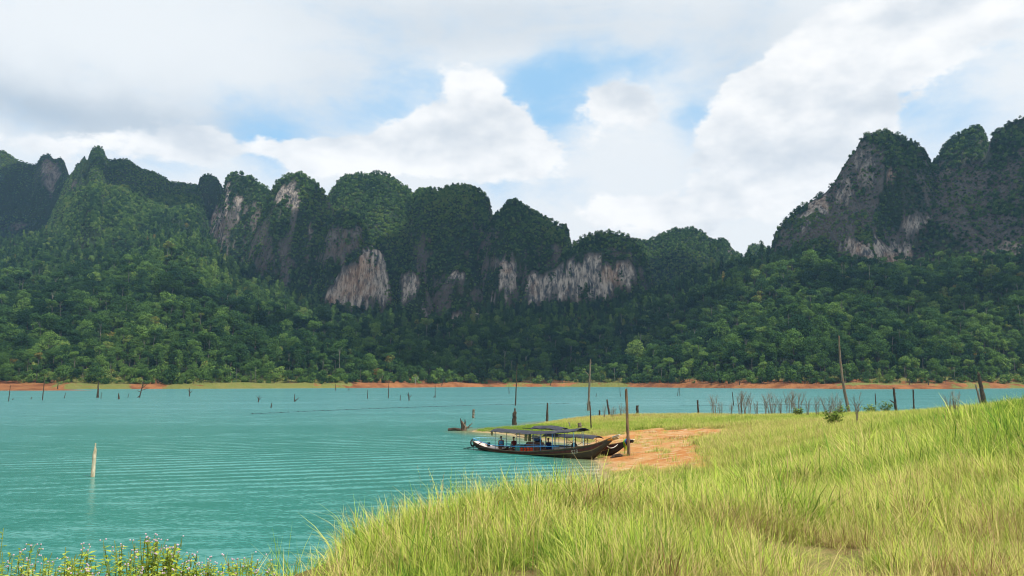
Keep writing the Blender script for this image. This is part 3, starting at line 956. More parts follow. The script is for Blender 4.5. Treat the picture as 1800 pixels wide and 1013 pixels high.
# ------------------------------------------------------------------ forest
cell = np.gradient(ty)[:, None] * 5.0 * np.sqrt(1 + steep ** 2)
ang = TX / TY
d_sh = TY - shoreY(ang)
view = (np.abs(ang) < 0.74)
front = dzy > -0.55
veg = view & (TZ > 3.4) & (d_sh > 15 + fbm(TX * 0.03, TY * 0.03, 2) * 26) & front
rock = rock * (1 - 0.85 * sst(fbm(TX * 0.06 + 31, TZ * 0.06, 4), 0.08, 0.20))
rock = np.where(own == 1, rock * 0.85, rock)
rockcut = 1 - sst(rock, 0.15, 0.85) * 0.985
dens = np.where(own == 0, 1 / 33.0, 1 / 18.0) * rockcut
lam = np.where(veg, cell * dens, 0)
lam = lam * np.where((own == 0) & (d_sh < 62), 0.75, 1)
cnt = rng.poisson(lam)
jj, ii = np.nonzero(cnt)
rep = cnt[jj, ii]
jj, ii = np.repeat(jj, rep), np.repeat(ii, rep)
px_ = tx[ii] + rng.uniform(-2.5, 2.5, len(ii))
py_ = ty[jj] + rng.uniform(-.5, .5, len(ii)) * np.gradient(ty)[jj]
pz_ = tz_at(px_, py_) - 0.4
ow = own[jj, ii]
isk = ow > 0
pick = np.where(isk, rng.choice([6, 7, 8, 9, 10, 8, 9], len(ii)), rng.choice([0, 0, 1, 1, 2, 3, 4, 4, 1, 10, 9, 8], len(ii)))
s = np.where(isk, rng.uniform(0.75, 1.45, len(ii)), np.clip(np.exp(rng.normal(-.22, .34, len(ii))), .38, 1.7))
st_ = steep[jj, ii]
s = np.where(isk, s * 0.85 * np.clip(1.15 - 0.13 * st_, 0.62, 1.15), s)
s = np.where((ow == 1) & (pz_ > 395), s * 0.55, s)
s = np.where(~isk & (py_ > 1450), s * 0.7, s)
rk_ = rock[jj, ii]
s = s * np.where(rk_ > 0.3, 0.62, 1)
pick = np.where((~isk) & (py_ > 1180), rng.choice([1, 9, 10, 8, 3], len(ii)), pick)
edge = (~isk) & (d_sh[jj, ii] < 62)
pick = np.where(edge, rng.choice([6, 7, 10, 8, 9], len(ii)), pick)
s = np.where(edge, s * 1.25, s)
tint = 0.38 + fbm(px_ * 0.008, py_ * 0.008 + pz_ * 0.004, 3) * 0.7 + rng.normal(0, 0.22, len(ii))
tint = np.clip(tint, 0.02, 0.9)
odd = rng.random(len(ii))
tint = np.where((odd < 0.005) & ~isk, rng.uniform(0.94, 1.0, len(ii)), tint)
tint = np.where(isk, np.clip(tint + 0.10 + fbm(px_ * 0.02 + 7, pz_ * 0.02, 3) * 0.5, 0, 0.88), tint)
tint = np.where(edge, np.clip(tint + 0.2, 0, 0.9), tint)
sc3 = np.stack([s, s, s * rng.uniform(0.8, 1.2, len(ii))], -1)
rot = np.stack([rng.normal(0, 0.06, len(ii)), rng.normal(0, 0.06, len(ii)), rng.uniform(0, 6.28, len(ii))], -1)
scatter('forest', PROTO, np.stack([px_, py_, pz_], -1), rot, sc3, pick, tint, 'dense rainforest covering the slopes and domes above the far shore')
print('forest instances', len(ii))

# front rows of the forest: trees of their own
crown_me, trunk_me = [], []
for i, (mc, mt) in enumerate(TREE_DATA):
    a_, b_ = mc.mesh('crown'), mt.mesh('trunk')
    a_.materials.append(M_leaf_obj)
    b_.materials.append(M_palebark if SPECIES[i][0] == 'tall' else M_bark)
    crown_me.append(a_)
    trunk_me.append(b_)
TLAB = {'round': 'broad', 'tall': 'tall pale trunked', 'column': 'narrow upright'}
ZONES = [(130, 'behind the orange promontory at the far left'), (300, 'above the small orange patch at the left'), (440, 'above the left part of the green far bank'), (620, 'above the right part of the green far bank'), (750, 'above the left half of the dark red bank'), (880, 'above the right half of the dark red bank'),
         (1110, 'above the green and brown bank at centre'), (1300, 'above the left half of the long orange bank'), (1500, 'above the right half of the long orange bank'), (1700, 'above the green promontory at the right'), (9999, 'above the bank at the right frame edge')]


def tree_label(kind, t, u):
    hue = 'orange tinted' if t > .94 else ('bright green' if t > .60 else ('mid green' if t > .38 else 'dark green'))
    return '%s %s forest tree %s' % (TLAB[kind], hue, next(z_ for lim, z_ in ZONES if u < lim))


k = 0
tries = 0
placed = []
while k < 290 and tries < 6000:
    tries += 1
    u = random.uniform(-60, 1860)
    a_ = a_of(u)
    off = 19 + random.random() ** 1.4 * 46
    Y = float(shoreY(np.array(a_))) + off
    X = a_ * Y
    z = float(tz_at(np.array([X]), np.array([Y]))[0])
    if z < 3.2 or any((X - q[0]) ** 2 + (Y - q[1]) ** 2 < 36 for q in placed):
        continue
    placed.append((X, Y))
    sp = random.choice([0, 0, 1, 1, 1, 2, 3, 3, 4, 5])
    s_ = random.uniform(0.65, 1.2) * (0.85 if off < 34 else 1.0)
    root = bpy.data.objects.new('forest_tree', None)
    COL.objects.link(root)
    root.location = (X, Y, z - 0.4)
    root.rotation_euler = (0, 0, random.uniform(0, 6.28))
    root.scale = (s_, s_, s_ * random.uniform(0.85, 1.15))
    t_ = float(np.clip(0.45 + random.gauss(0, 0.2), 0.05, 0.9))
    if random.random() < 0.012:
        t_ = 0.98
    tag(root, tree_label(SPECIES[sp][0], t_, u), 'tree', 'trees in the front rows of the far shore forest')
    c_ = bpy.data.objects.new('crown', crown_me[sp])
    c_.color = (t_, t_, t_, 1)
    w_ = bpy.data.objects.new('trunk', trunk_me[sp])
    for q in (c_, w_):
        COL.objects.link(q)
        q.parent = root
    k += 1
#@@REST
# ------------------------------------------------------------------ boats
M_hull = simple('dark_varnished_hull', (0.040, 0.022, 0.012), 0.38, 0.45, 0, 0.4, 3.0, (0.075, 0.05, 0.03))
M_hull2 = simple('black_tarred_hull', (0.018, 0.011, 0.013), 0.45, 0.4, 0, 0.4, 3.0, (0.05, 0.03, 0.03))
M_gunwale = simple('brown_gunwale', (0.11, 0.065, 0.032), 0.5, 0.35, 0, 0.35, 5.0)
M_redstripe = simple('faded_red_stripe', (0.085, 0.018, 0.014), 0.5, 0.3, 0, 0.35, 4.0)
M_yellow = simple('ochre_line', (0.20, 0.135, 0.05), 0.5, 0.3, 0, 0.3, 5.0)
M_ochre = simple('ochre_painted_wood', (0.55, 0.24, 0.04), 0.45, 0.35, 0, 0.25, 4.0)
M_tipwood = simple('pale_bow_wood', (0.38, 0.29, 0.16), 0.5, 0.35, 0, 0.25, 6.0)
M_white = simple('white_paint', (0.78, 0.77, 0.74), 0.5, 0.4, 0, 0.08, 4.0, (0.5, 0.47, 0.42))
M_sterndeck = simple('pinkish_white_deck', (0.62, 0.52, 0.47), 0.6, 0.3, 0, 0.12, 3.0, (0.38, 0.28, 0.22))
M_deckwood = simple('worn_deck_boards', (0.22, 0.14, 0.08), 0.8, 0.2, 0, 0.4, 4.0)
M_canopy = simple('dark_grey_shade_cloth', (0.045, 0.047, 0.062), 0.85, 0.2, 0, 0.22, 2.5, (0.085, 0.085, 0.095))
M_bluepaint = simple('blue_painted_pipe', (0.055, 0.25, 0.55), 0.45, 0.4, 0, 0.2, 4.0)
M_lightblue = simple('light_blue_painted_pipe', (0.22, 0.52, 0.70), 0.45, 0.4, 0, 0.2, 4.0)
M_greypipe = simple('grey_painted_post', (0.16, 0.17, 0.20), 0.5, 0.4, 0, 0.2, 4.0)
M_rubber = simple('black_rubber', (0.012, 0.012, 0.013), 0.7, 0.3, 0, 0.2, 5.0)
M_steel = simple('bare_engine_metal', (0.32, 0.33, 0.35), 0.35, 0.5, 0.8, 0.2, 8.0, (0.05, 0.05, 0.05))
M_engblue = simple('blue_engine_cowl', (0.05, 0.13, 0.40), 0.4, 0.5, 0, 0.2, 6.0)
M_black = simple('black_iron', (0.015, 0.015, 0.017), 0.5, 0.4, 0.3, 0.2, 6.0)
M_orange = simple('orange_life_vest', (0.82, 0.075, 0.02), 0.7, 0.2, 0, 0.15, 7.0)
M_teal = simple('teal_plastic', (0.03, 0.22, 0.19), 0.45, 0.4, 0, 0.15, 4.0)
M_brownwood = simple('brown_bench_wood', (0.13, 0.055, 0.030), 0.6, 0.3, 0, 0.35, 5.0)
M_skin = simple('tanned_skin', (0.24, 0.125, 0.075), 0.55, 0.3, 0, 0.08, 9.0)
M_hair = simple('black_hair', (0.010, 0.009, 0.009), 0.5, 0.4, 0, 0.2, 20.0)
M_number = simple('worn_number_paint', (0.40, 0.38, 0.33), 0.7, 0.2, 0, 0.3, 9.0, (0.10, 0.07, 0.05))
M_rope = simple('white_rope', (0.68, 0.66, 0.60), 0.9, 0.1, 0, 0.15, 20.0)
CLOTH = {n: simple(n + '_cloth', c, 0.9, 0.1, 0, 0.15, 8.0) for n, c in
         {'navy': (0.012, 0.020, 0.075), 'blue': (0.06, 0.20, 0.36), 'rust': (0.42, 0.10, 0.035), 'maroon': (0.13, 0.022, 0.025), 'charcoal': (0.03, 0.03, 0.034),
          'green': (0.17, 0.45, 0.03), 'yellow': (0.72, 0.45, 0.03), 'red': (0.60, 0.02, 0.02), 'indigo': (0.03, 0.05, 0.22), 'khaki': (0.30, 0.23, 0.12), 'tan': (0.46, 0.36, 0.20)}.items()}

Bow, Stern = at_z(1043, 808)[:2], at_z(867, 793)[:2]
bdir = (Bow - Stern) / np.linalg.norm(Bow - Stern)
BANG = math.atan2(bdir[1], bdir[0])
bnor = np.array([-bdir[1], bdir[0]])


def on_boat(s, lat, z=0):
    p = Stern + bdir * s + bnor * lat
    return (p[0], p[1], z)


def prof(tab):
    xs, ys = zip(*tab)
    return lambda s: float(np.interp(s, xs, ys))


def make_hull(root, s0, s1, b, k, g, mat, floor_z):
    ss = np.r_[np.linspace(s0, s1 - 3.5, 14)[:-1], np.linspace(s1 - 3.5, s1, 14)]
    prf = [(0, 0), (.42, .04), (.74, .28), (.90, .62), (1.0, 1.0)]
    mb = MB()
    rows = []
    for s_ in ss:
        B_, K_, G_ = b(s_), k(s_), g(s_)
        pts = [(f * B_, K_ + h_ * (G_ - K_)) for f, h_ in prf]
        rows.append([(s_, -y, z) for y, z in pts[::-1]] + [(s_, y, z) for y, z in pts[1:]])
    mb.grid(rows)
    # inner skin
    rows_in = []
    for s_ in ss:
        B_, G_ = max(b(s_) - 0.06, 0.01), g(s_)
        fz = max(floor_z(s_), k(s_) + 0.04)
        fz = min(fz, G_ - 0.02)
        rows_in.append([(s_, -B_, G_ - .004), (s_, -B_ * .93, fz), (s_, B_ * .93, fz), (s_, B_, G_ - .004)])
    mb.grid([r[::-1] for r in rows_in])
    r0 = rows[0]
    mb.add(r0, [tuple(range(len(r0)))])
    mb.build('hull', mat, root, True)
    for sd in (-1, 1):
        mb = MB()
        mb.tube([(s_, sd * b(s_), g(s_) + 0.015) for s_ in ss], [0.05] * len(ss), 6)
        mb.build('gunwale', M_gunwale, root)
        # rubbing stripe and thin line, 6 mm proud of the planking
        for nm, h0, h1, mt in (('stripe', 0.70, 0.88, M_redstripe), ('line', 0.60, 0.66, M_yellow)):
            rws = []
            for s_ in ss[:-3]:
                B_, K_, G_ = b(s_), k(s_), g(s_)
                def pt(h_):
                    y = np.interp(h_, [q[1] for q in prf], [q[0] for q in prf]) * B_
                    return (s_, sd * (y + 0.008), K_ + h_ * (G_ - K_))
                rws.append([pt(h0), pt(h1)] if sd < 0 else [pt(h1), pt(h0)])
            m2 = MB()
            m2.grid(rws)
            m2.build(nm, mt, root)
    return ss


def canopy(root, ss, zf, w, lats=0.0, tilt=0.0):
    mb = MB()
    top, bot = [], []
    for i, s_ in enumerate(ss):
        r1, r2 = [], []
        for j in range(7):
            f = j / 3 - 1
            z = zf(s_) + 0.22 * (1 - f * f) - 0.02 * math.sin(s_ * 4.3) * (0.4 + abs(f)) + tilt * f
            r1.append((s_, lats + f * w, z + 0.015))
            r2.append((s_, lats + f * w, z - 0.015))
        top.append(r1)
        bot.append(r2[::-1])
    mb.grid(top)
    mb.grid(bot)
    n = len(ss)
    for e in (0, -1):
        mb.grid([top[e], bot[e][::-1]])
    for c_ in (0, 6):
        mb.grid([[r[c_] for r in top], [r[::-1][c_] for r in bot]])
    return mb.build('roof_canopy', M_canopy, root, False)


def boat_root(name, lat, label, z=0.0):
    o = empty(name, on_boat(0, lat, z), BANG)
    tag(o, label, 'boat', 'longtail boats moored at the sandy landing')
    return o


b1 = boat_root('longtail_boat', 0.0, 'long dark brown wooden longtail boat nearest the camera, with dark shade roof and blue rails')
bB = prof([(-2.2, .40), (-1.2, .55), (0, .68), (3, .85), (6, .88), (8, .80), (9.5, .62), (11, .36), (12, .17), (12.6, .09), (12.9, .085)])
kB = prof([(-2.2, .36), (-1.2, .0), (0, -.22), (2, -.3), (9.3, -.3), (10.3, -.16), (11.07, 0), (12, .74), (12.85, 1.46), (12.9, 1.5)])
gB = prof([(-2.2, .72), (-1.2, .45), (0, .26), (2, .20), (3.85, .22), (5.4, .32), (6.9, .46), (8, .60), (9.2, .77), (10.3, .96), (11.3, 1.16), (12.2, 1.46), (12.6, 1.63), (12.9, 1.73)])
make_hull(b1, -2.2, 12.9, bB, kB, gB, M_hull, lambda s_: 0.02 if s_ < 8 else 0.02 + (s_ - 8) * 0.2)
mb = MB()
mb.grid([[(s_, -bB(s_) + .07, gB(s_) + .03), (s_, bB(s_) - .07, gB(s_) + .03)] for s_ in np.linspace(-2.15, 0.9, 9)])
mb.grid([[(s_, bB(s_) - .07, gB(s_) - .02), (s_, -bB(s_) + .07, gB(s_) - .02)] for s_ in np.linspace(-2.15, 0.9, 9)])
mb.build('stern_deck', M_sterndeck, b1)
mb = MB()
mb.box((-0.75, 0.1, 0.42), (0.5, 0.28, 0.05), Matrix.Rotation(0.28, 3, 'Y'))
mb.build('deck_hatch', M_brownwood, b1)
mb = MB()
mb.tube([(12.55, 0, 1.56), (13.0, 0, 1.71)], [0.15, 0.16], 4, flat=1.0)
mb.build('bow_band', M_ochre, b1)
mb = MB()
mb.tube([(12.98, 0, 1.70), (13.5, 0, 1.86)], [0.155, 0.165], 4)
mb.build('bow_tip', M_tipwood, b1)
mb = MB()
mb.box((13.30, 0, 1.925), (0.60, 0.26, 0.03), Matrix.Rotation(-0.30, 3, 'Y'))
mb.build('bow_cap', M_white, b1)
zr1 = prof([(.4, 1.74), (2, 1.72), (5, 1.69), (6.9, 1.80), (8.7, 2.0), (10.05, 2.14)])
canopy(b1, np.linspace(.45, 10.05, 22), zr1, 0.84)
for s_ in (0.95, 3.55, 3.9, 5.45, 6.2, 7.5, 7.75, 9.6):
    for sd in (-1, 1):
        if s_ in (3.9, 7.75) and sd > 0:
            continue
        y = sd * min(0.74, bB(s_) - 0.03)
        m2 = MB()
        m2.tube([(s_, y, gB(s_) - 0.06), (s_, y, zr1(s_) + 0.01)], 0.028, 6)
        m2.build('roof_post', M_bluepaint if s_ in (6.2, 7.5) else (M_lightblue if s_ == 9.6 else M_greypipe), b1)
for s_ in (0.95, 3.55, 6.2, 9.6):
    m2 = MB()
    m2.tube([(s_, -.8, zr1(s_) - .03), (s_, 0, zr1(s_) + .06), (s_, .8, zr1(s_) - .03)], 0.022, 5)
    m2.build('roof_beam', M_greypipe, b1)
mb = MB()
mb.tube([(-2.15, -.36, .74), (-2.15, -.36, 1.0), (-2.15, .42, 1.02), (-1, .58, 1.04), (0.9, .64, 1.1)], 0.028, 6)
mb.tube([(-2.15, .42, .74), (-2.15, .42, 1.0)], 0.026, 6)
mb.build('stern_rail', M_lightblue, b1)
mb = MB()
mb.tube([(-2.15, -.36, .98), (-1.1, -.55, .78), (0.4, -.70, .58), (2.0, -.80, .60), (4.5, -.84, .66), (6.2, -.84, .76), (8.2, -.74, .90)], 0.032, 6)
mb.build('side_rail', M_bluepaint, b1)
mb = MB()
mb.tube([(0.9, .68, .62), (4.5, .84, .68), (8.2, .74, .90)], 0.032, 6)
mb.build('side_rail', M_bluepaint, b1)
mb = MB()
mb.torus((-2.32, -.30, .60), 0.27, 0.065, (1, .25, 0), 20, 7)
ty_ = mb.build('tyre', M_rubber, b1, True)
tag(ty_, 'black tyre hung off the stern corner as a fender')
mb = MB()
mb.tube([(-1.0, -.45, .72), (-1.6, -.62, .38), (-3.0, -.75, .06)], 0.035, 6)
mb.tube([(-0.2, -.72, .30), (-1.6, -.62, .24), (-2.6, -.72, .10)], 0.028, 6)
for q in (-.6, -1.2, -1.8):
    mb.tube([(q, -.66, .30), (q, -.64, .02)], 0.02, 5)
mb.build('propeller_shaft_frame', M_black, b1)
mb = MB()
mb.box((-0.05, -.5, .58), (.14, .22, .34))
mb.build('steering_bracket', M_black, b1)
for s_, z_, wd in ((1.3, .42, 1.1), (2.6, .42, 1.2), (6.3, .48, 1.3), (7.8, .56, 1.2)):
    m2 = MB()
    m2.box((s_, 0, z_), (.36, wd, .05))
    for sd in (-1, 1):
        m2.box((s_, sd * wd * .4, z_ / 2), (.30, .05, z_ - .05))
    m2.build('bench', M_brownwood, b1)
m2 = MB()
m2.box((3.15, .1, .40), (.55, .7, .5), taper=.94)
m2.box((3.15, .1, .665), (.60, .74, .03))
m2.build('storage_box', M_teal, b1)
m2 = MB()
m2.box((4.6, .28, .5), (1.6, .5, .42), taper=.9)
m2.build('engine_casing', M_brownwood, b1)
m2 = MB()
m2.box((9.05, .12, .92), (.40, .36, .32), taper=.8)
m2.ball((9.05, .12, 1.10), (.18, .16, .10))
m2.build('canvas_bag', M_black, b1)
m2 = MB()
m2.tube([(11.0, -.25, 1.22), (10.0, -.1, 1.22), (10.02, -.1, 2.1)], 0.018, 5)
m2.build('bow_stay', M_greypipe, b1)
for k_ in range(2):
    m2 = MB()
    rws = []
    for i in range(7):
        rws.append([(0.55 + k_ * .12, -.84 + j * .05 + .03 * math.sin(i * 2.0 + j), 1.72 - i * .055) for j in range(4)])
    m2.grid(rws)
    m2.build('hanging_cloth', CLOTH['tan'], b1)
for k_, (s_, lat_) in enumerate([(3.15, .62), (3.55, .66)]):
    m2 = MB()
    m2.grid([[(s_ + j * .07, lat_ + .02 * math.sin(j * 2.2 + i), 1.70 - i * .12) for j in range(6)] for i in range(7)])
    m2.build('hanging_cloth', CLOTH['tan' if k_ == 0 else 'khaki'], b1)
# hull number near the bow: white painted 523
def painted_text(txt, size, parent, mat, s_pos, zc):
    cu = bpy.data.curves.new('hull_number', 'FONT')
    cu.body = txt
    cu.size = size
    cu.extrude = 0.004
    tmp = bpy.data.objects.new('hull_number_curve', cu)
    COL.objects.link(tmp)
    bpy.context.view_layer.update()
    me_ = bpy.data.meshes.new_from_object(tmp.evaluated_get(bpy.context.evaluated_depsgraph_get()))
    bpy.data.objects.remove(tmp)
    prf = [(0, 0), (.42, .04), (.74, .28), (.90, .62), (1.0, 1.0)]
    for v_ in me_.vertices:
        s_, z_ = s_pos + v_.co.x, zc + v_.co.y + v_.co.x * 0.20
        B_, K_, G_ = bB(s_), kB(s_), gB(s_)
        h_ = min(1, max(0, (z_ - K_) / (G_ - K_)))
        y = np.interp(h_, [q[1] for q in prf], [q[0] for q in prf]) * B_
        v_.co = Vector((s_, -(y + 0.014 + v_.co.z), z_))
    o = link_mesh('hull_number', me_, mat, parent)
    return o
painted_text('523', 0.40, b1, M_number, 9.35, 0.34)

b2 = boat_root('longtail_boat', 1.68, 'black hulled longtail boat behind the brown one, with coloured ribbons tied round its bow')
bC = prof([(2.6, .45), (4, .68), (6, .78), (8, .74), (9.8, .58), (11.2, .36), (12.2, .18), (12.8, .10), (13.1, .095)])
kC = prof([(2.6, .15), (4, -.22), (9.6, -.25), (10.8, -.05), (11.4, .12), (12.3, .62), (13.1, 1.16)])
gC = prof([(2.6, .62), (4, .42), (6, .42), (8, .55), (9.5, .72), (11.2, .98), (12.3, 1.20), (13.1, 1.38)])
make_hull(b2, 2.6, 13.1, bC, kC, gC, M_hull2, lambda s_: 0.10 if s_ < 8.5 else .1 + (s_ - 8.5) * .18)
mb = MB()
mb.tube([(13.0, 0, 1.32), (13.35, 0, 1.42), (13.65, 0, 1.44)], [.12, .12, .11], 4)
mb.build('bow_tip', M_hull2, b2)
mb = MB()
mb.box((13.42, 0, 1.535), (.62, .22, .03), Matrix.Rotation(-0.10, 3, 'Y'))
mb.build('bow_cap', M_white, b2)
zr2 = prof([(4.8, 1.43), (7, 1.44), (9, 1.52), (10.3, 1.44)])
canopy(b2, np.linspace(4.8, 10.25, 14), zr2, 0.70)
zr3 = prof([(3.3, 1.98), (4.2, 2.04), (5.2, 2.10), (6.2, 2.05), (6.8, 1.95)])
o = canopy(b2, np.linspace(3.4, 6.8, 10), zr3, 0.62)
tag(o, 'small raised dark canopy with a humped top')
m2 = MB()
m2.tube([(2.2, -.3, 2.0), (6.8, -.3, 2.02)], 0.035, 5)
m2.build('ridge_pole', M_black, b2)
for s_ in (3.6, 5.2, 6.6):
    for sd in (-1, 1):
        m2 = MB()
        m2.tube([(s_, sd * .58, gC(s_) - .03), (s_, sd * .58, zr3(s_))], .024, 5)
        m2.build('roof_post', M_greypipe, b2)
for s_ in (7.4, 8.4, 9.6):
    for sd in (-1, 1):
        m2 = MB()
        m2.tube([(s_, sd * .56, gC(s_) - .03), (s_, sd * .56, zr2(s_))], .024, 5)
        m2.build('roof_post', M_black, b2)
m2 = MB()
m2.tube([(7.4, -.56, .75), (8.4, -.56, 1.4)], .016, 4)
m2.tube([(8.4, -.56, .8), (7.4, -.56, 1.4)], .016, 4)
m2.tube([(8.4, -.56, .8), (9.6, -.56, 1.42)], .016, 4)
m2.tube([(7.4, -.56, 1.05), (8.4, -.56, 1.08)], .016, 4)
m2.build('cross_brace', M_black, b2)
m2 = MB()
m2.tube([(10.2, -.4, 1.45), (11.3, -.3, .98)], .016, 4)
m2.build('bow_stay', M_brownwood, b2)
en = MB()
en.box((3.75, -.1, 1.16), (.55, .36, .30), taper=.9)
en.build('engine_block', M_engblue, b2)
en = MB()
for q in range(5):
    en.tube([(3.45 + q * .14, -.32, 1.30), (3.47 + q * .14, -.34, 1.46)], .045, 6)
en.tube([(3.4, -.31, 1.22), (4.1, -.31, 1.26)], .06, 8)
en.ball((4.08, -.22, 1.32), .13)
en.build('engine_manifold', M_steel, b2)
en = MB()
en.tube([(3.5, -.1, 1.02), (4.2, -.1, 1.0)], [.14, .12], 8)
en.tube([(3.6, .0, 1.05), (2.2, .1, 1.18), (1.2, .1, 1.22)], [.04, .03, .03], 6)
en.build('engine_mount', M_black, b2)
en = MB()
en.tube([(3.3, -.05, 1.25), (2.0, -.1, 1.42), (1.1, -.12, 1.38)], .03, 5)
en.build('tiller', M_brownwood, b2)
m2 = MB()
m2.box((3.5, -.1, .72), (1.5, .9, .28), taper=.85)
m2.build('engine_bed', M_brownwood, b2)
m2 = MB()
m2.box((6.6, -.3, .70), (2.6, .6, .06))
m2.box((6.6, -.3, .56), (2.4, .5, .22))
m2.build('bench', M_white, b2)
m2 = MB()
m2.tube([(4.2, -.66, .72), (7, -.74, .74), (9.8, -.56, .86)], .03, 6)
m2.build('side_rail', M_black, b2)

# ribbons round the second bow: a thing that hangs on the boat
gar = empty('ribbon_garland', on_boat(12.98, 1.68, 1.33), BANG)
tag(gar, 'bundle of green, yellow, red and blue cloth ribbons tied round the black bow', 'garland')
def ribbon(y0, col, ln, w, s_off, sway):
    m_ = MB()
    rows = []
    nseg = 8
    for i in range(nseg + 1):
        f = i / nseg
        rows.append([(s_off + sway * f + .03 * math.sin(5 * f + y0 * 9), y0 - .02 + j * w - .02 * math.sin(7 * f), .06 - ln * f) for j in range(3)])
    m_.grid(rows)
    m_.grid([[(p_[0] + .012, p_[1], p_[2]) for p_ in r[::-1]] for r in rows])
    m_.build('ribbon', CLOTH[col], gar)
for y0, col, ln, w, so, sw in [(-.17, 'green', .95, .05, -.14, .10), (-.19, 'green', .75, .05, -.06, .05), (-.18, 'yellow', .55, .05, .02, .04), (-.18, 'red', .42, .06, .24, .04), (-.17, 'red', .34, .05, .34, .05), (-.17, 'indigo', .30, .05, .14, .02), (.15, 'green', .7, .05, -.1, .03)]:
    ribbon(y0, col, ln, w, so, sw)
for col, so in (('indigo', .12), ('blue', .02), ('red', .22), ('green', -.08), ('indigo', .30)):
    m_ = MB()
    m_.torus((so, 0, .05 + so * .2), .165, .045, (1, 0, .2), 14, 6)
    m_.build('ribbon_wrap', CLOTH[col], gar)

m2 = MB()
P1, P2 = Vector(on_boat(12.15, -.10, 1.36)), Vector(on_boat(12.3, 1.55, 1.16))
pts = []
for i in range(13):
    f = i / 12
    p = P1.lerp(P2, f)
    p.z -= math.sin(math.pi * f) * 0.36
    pts.append(p)
m2.tube(pts, .026, 6)
tag(m2.build('mooring_rope', M_rope), 'white rope hanging in a loop between the two boat bows', 'rope')

for k_, (s_, y, z_, lab) in enumerate([(3.75, -.35, .36, 'orange life vest at the left end of the row in the brown boat'), (4.15, -.40, .38, 'orange life vest second from left in the row in the brown boat'), (4.55, -.42, .40, 'orange life vest third from left in the row in the brown boat'), (4.95, -.44, .42, 'orange life vest at the right end of the row in the brown boat')]):
    root = empty('life_vest', on_boat(s_, y, z_), BANG + random.uniform(-.3, .3))
    root.scale = (.78, .78, .70)
    tag(root, lab, 'life vest', 'orange life vests in the brown boat')
    for q in (-1, 1):
        m_ = MB()
        m_.box((q * .095, 0, .02), (.16, .10, .40), taper=.8)
        bmv = m_.build('vest_panel', M_orange, root)
        md_ = bmv.modifiers.new('soft', 'BEVEL')
        md_.width, md_.segments = .03, 2
    m_ = MB()
    m_.tube([(-.17, -.055, .02), (0, -.075, .02), (.17, -.055, .02)], .016, 5)
    m_.build('belt', M_black, root)

# ------------------------------------------------------------------ people
def skin_fig(name, verts, edges, radii, mat, parent, sub=2, root_i=0):
    me_ = bpy.data.meshes.new(name)
    me_.from_pydata(verts, edges, [])
    o = link_mesh(name, me_, mat, parent)
    sk = o.modifiers.new('skin', 'SKIN')
    sk.use_smooth_shade = True
    lay = me_.skin_vertices[0].data if me_.skin_vertices else None
    if lay is None:
        bpy.context.view_layer.update()
        lay = me_.skin_vertices.new().data if hasattr(me_.skin_vertices, 'new') else me_.skin_vertices[0].data
    for i, r in enumerate(radii):
        lay[i].radius = (r, r) if not hasattr(r, '__len__') else r
        lay[i].use_root = (i == root_i)
    ss_ = o.modifiers.new('sub', 'SUBSURF')
    ss_.levels = ss_.render_levels = sub
    return o


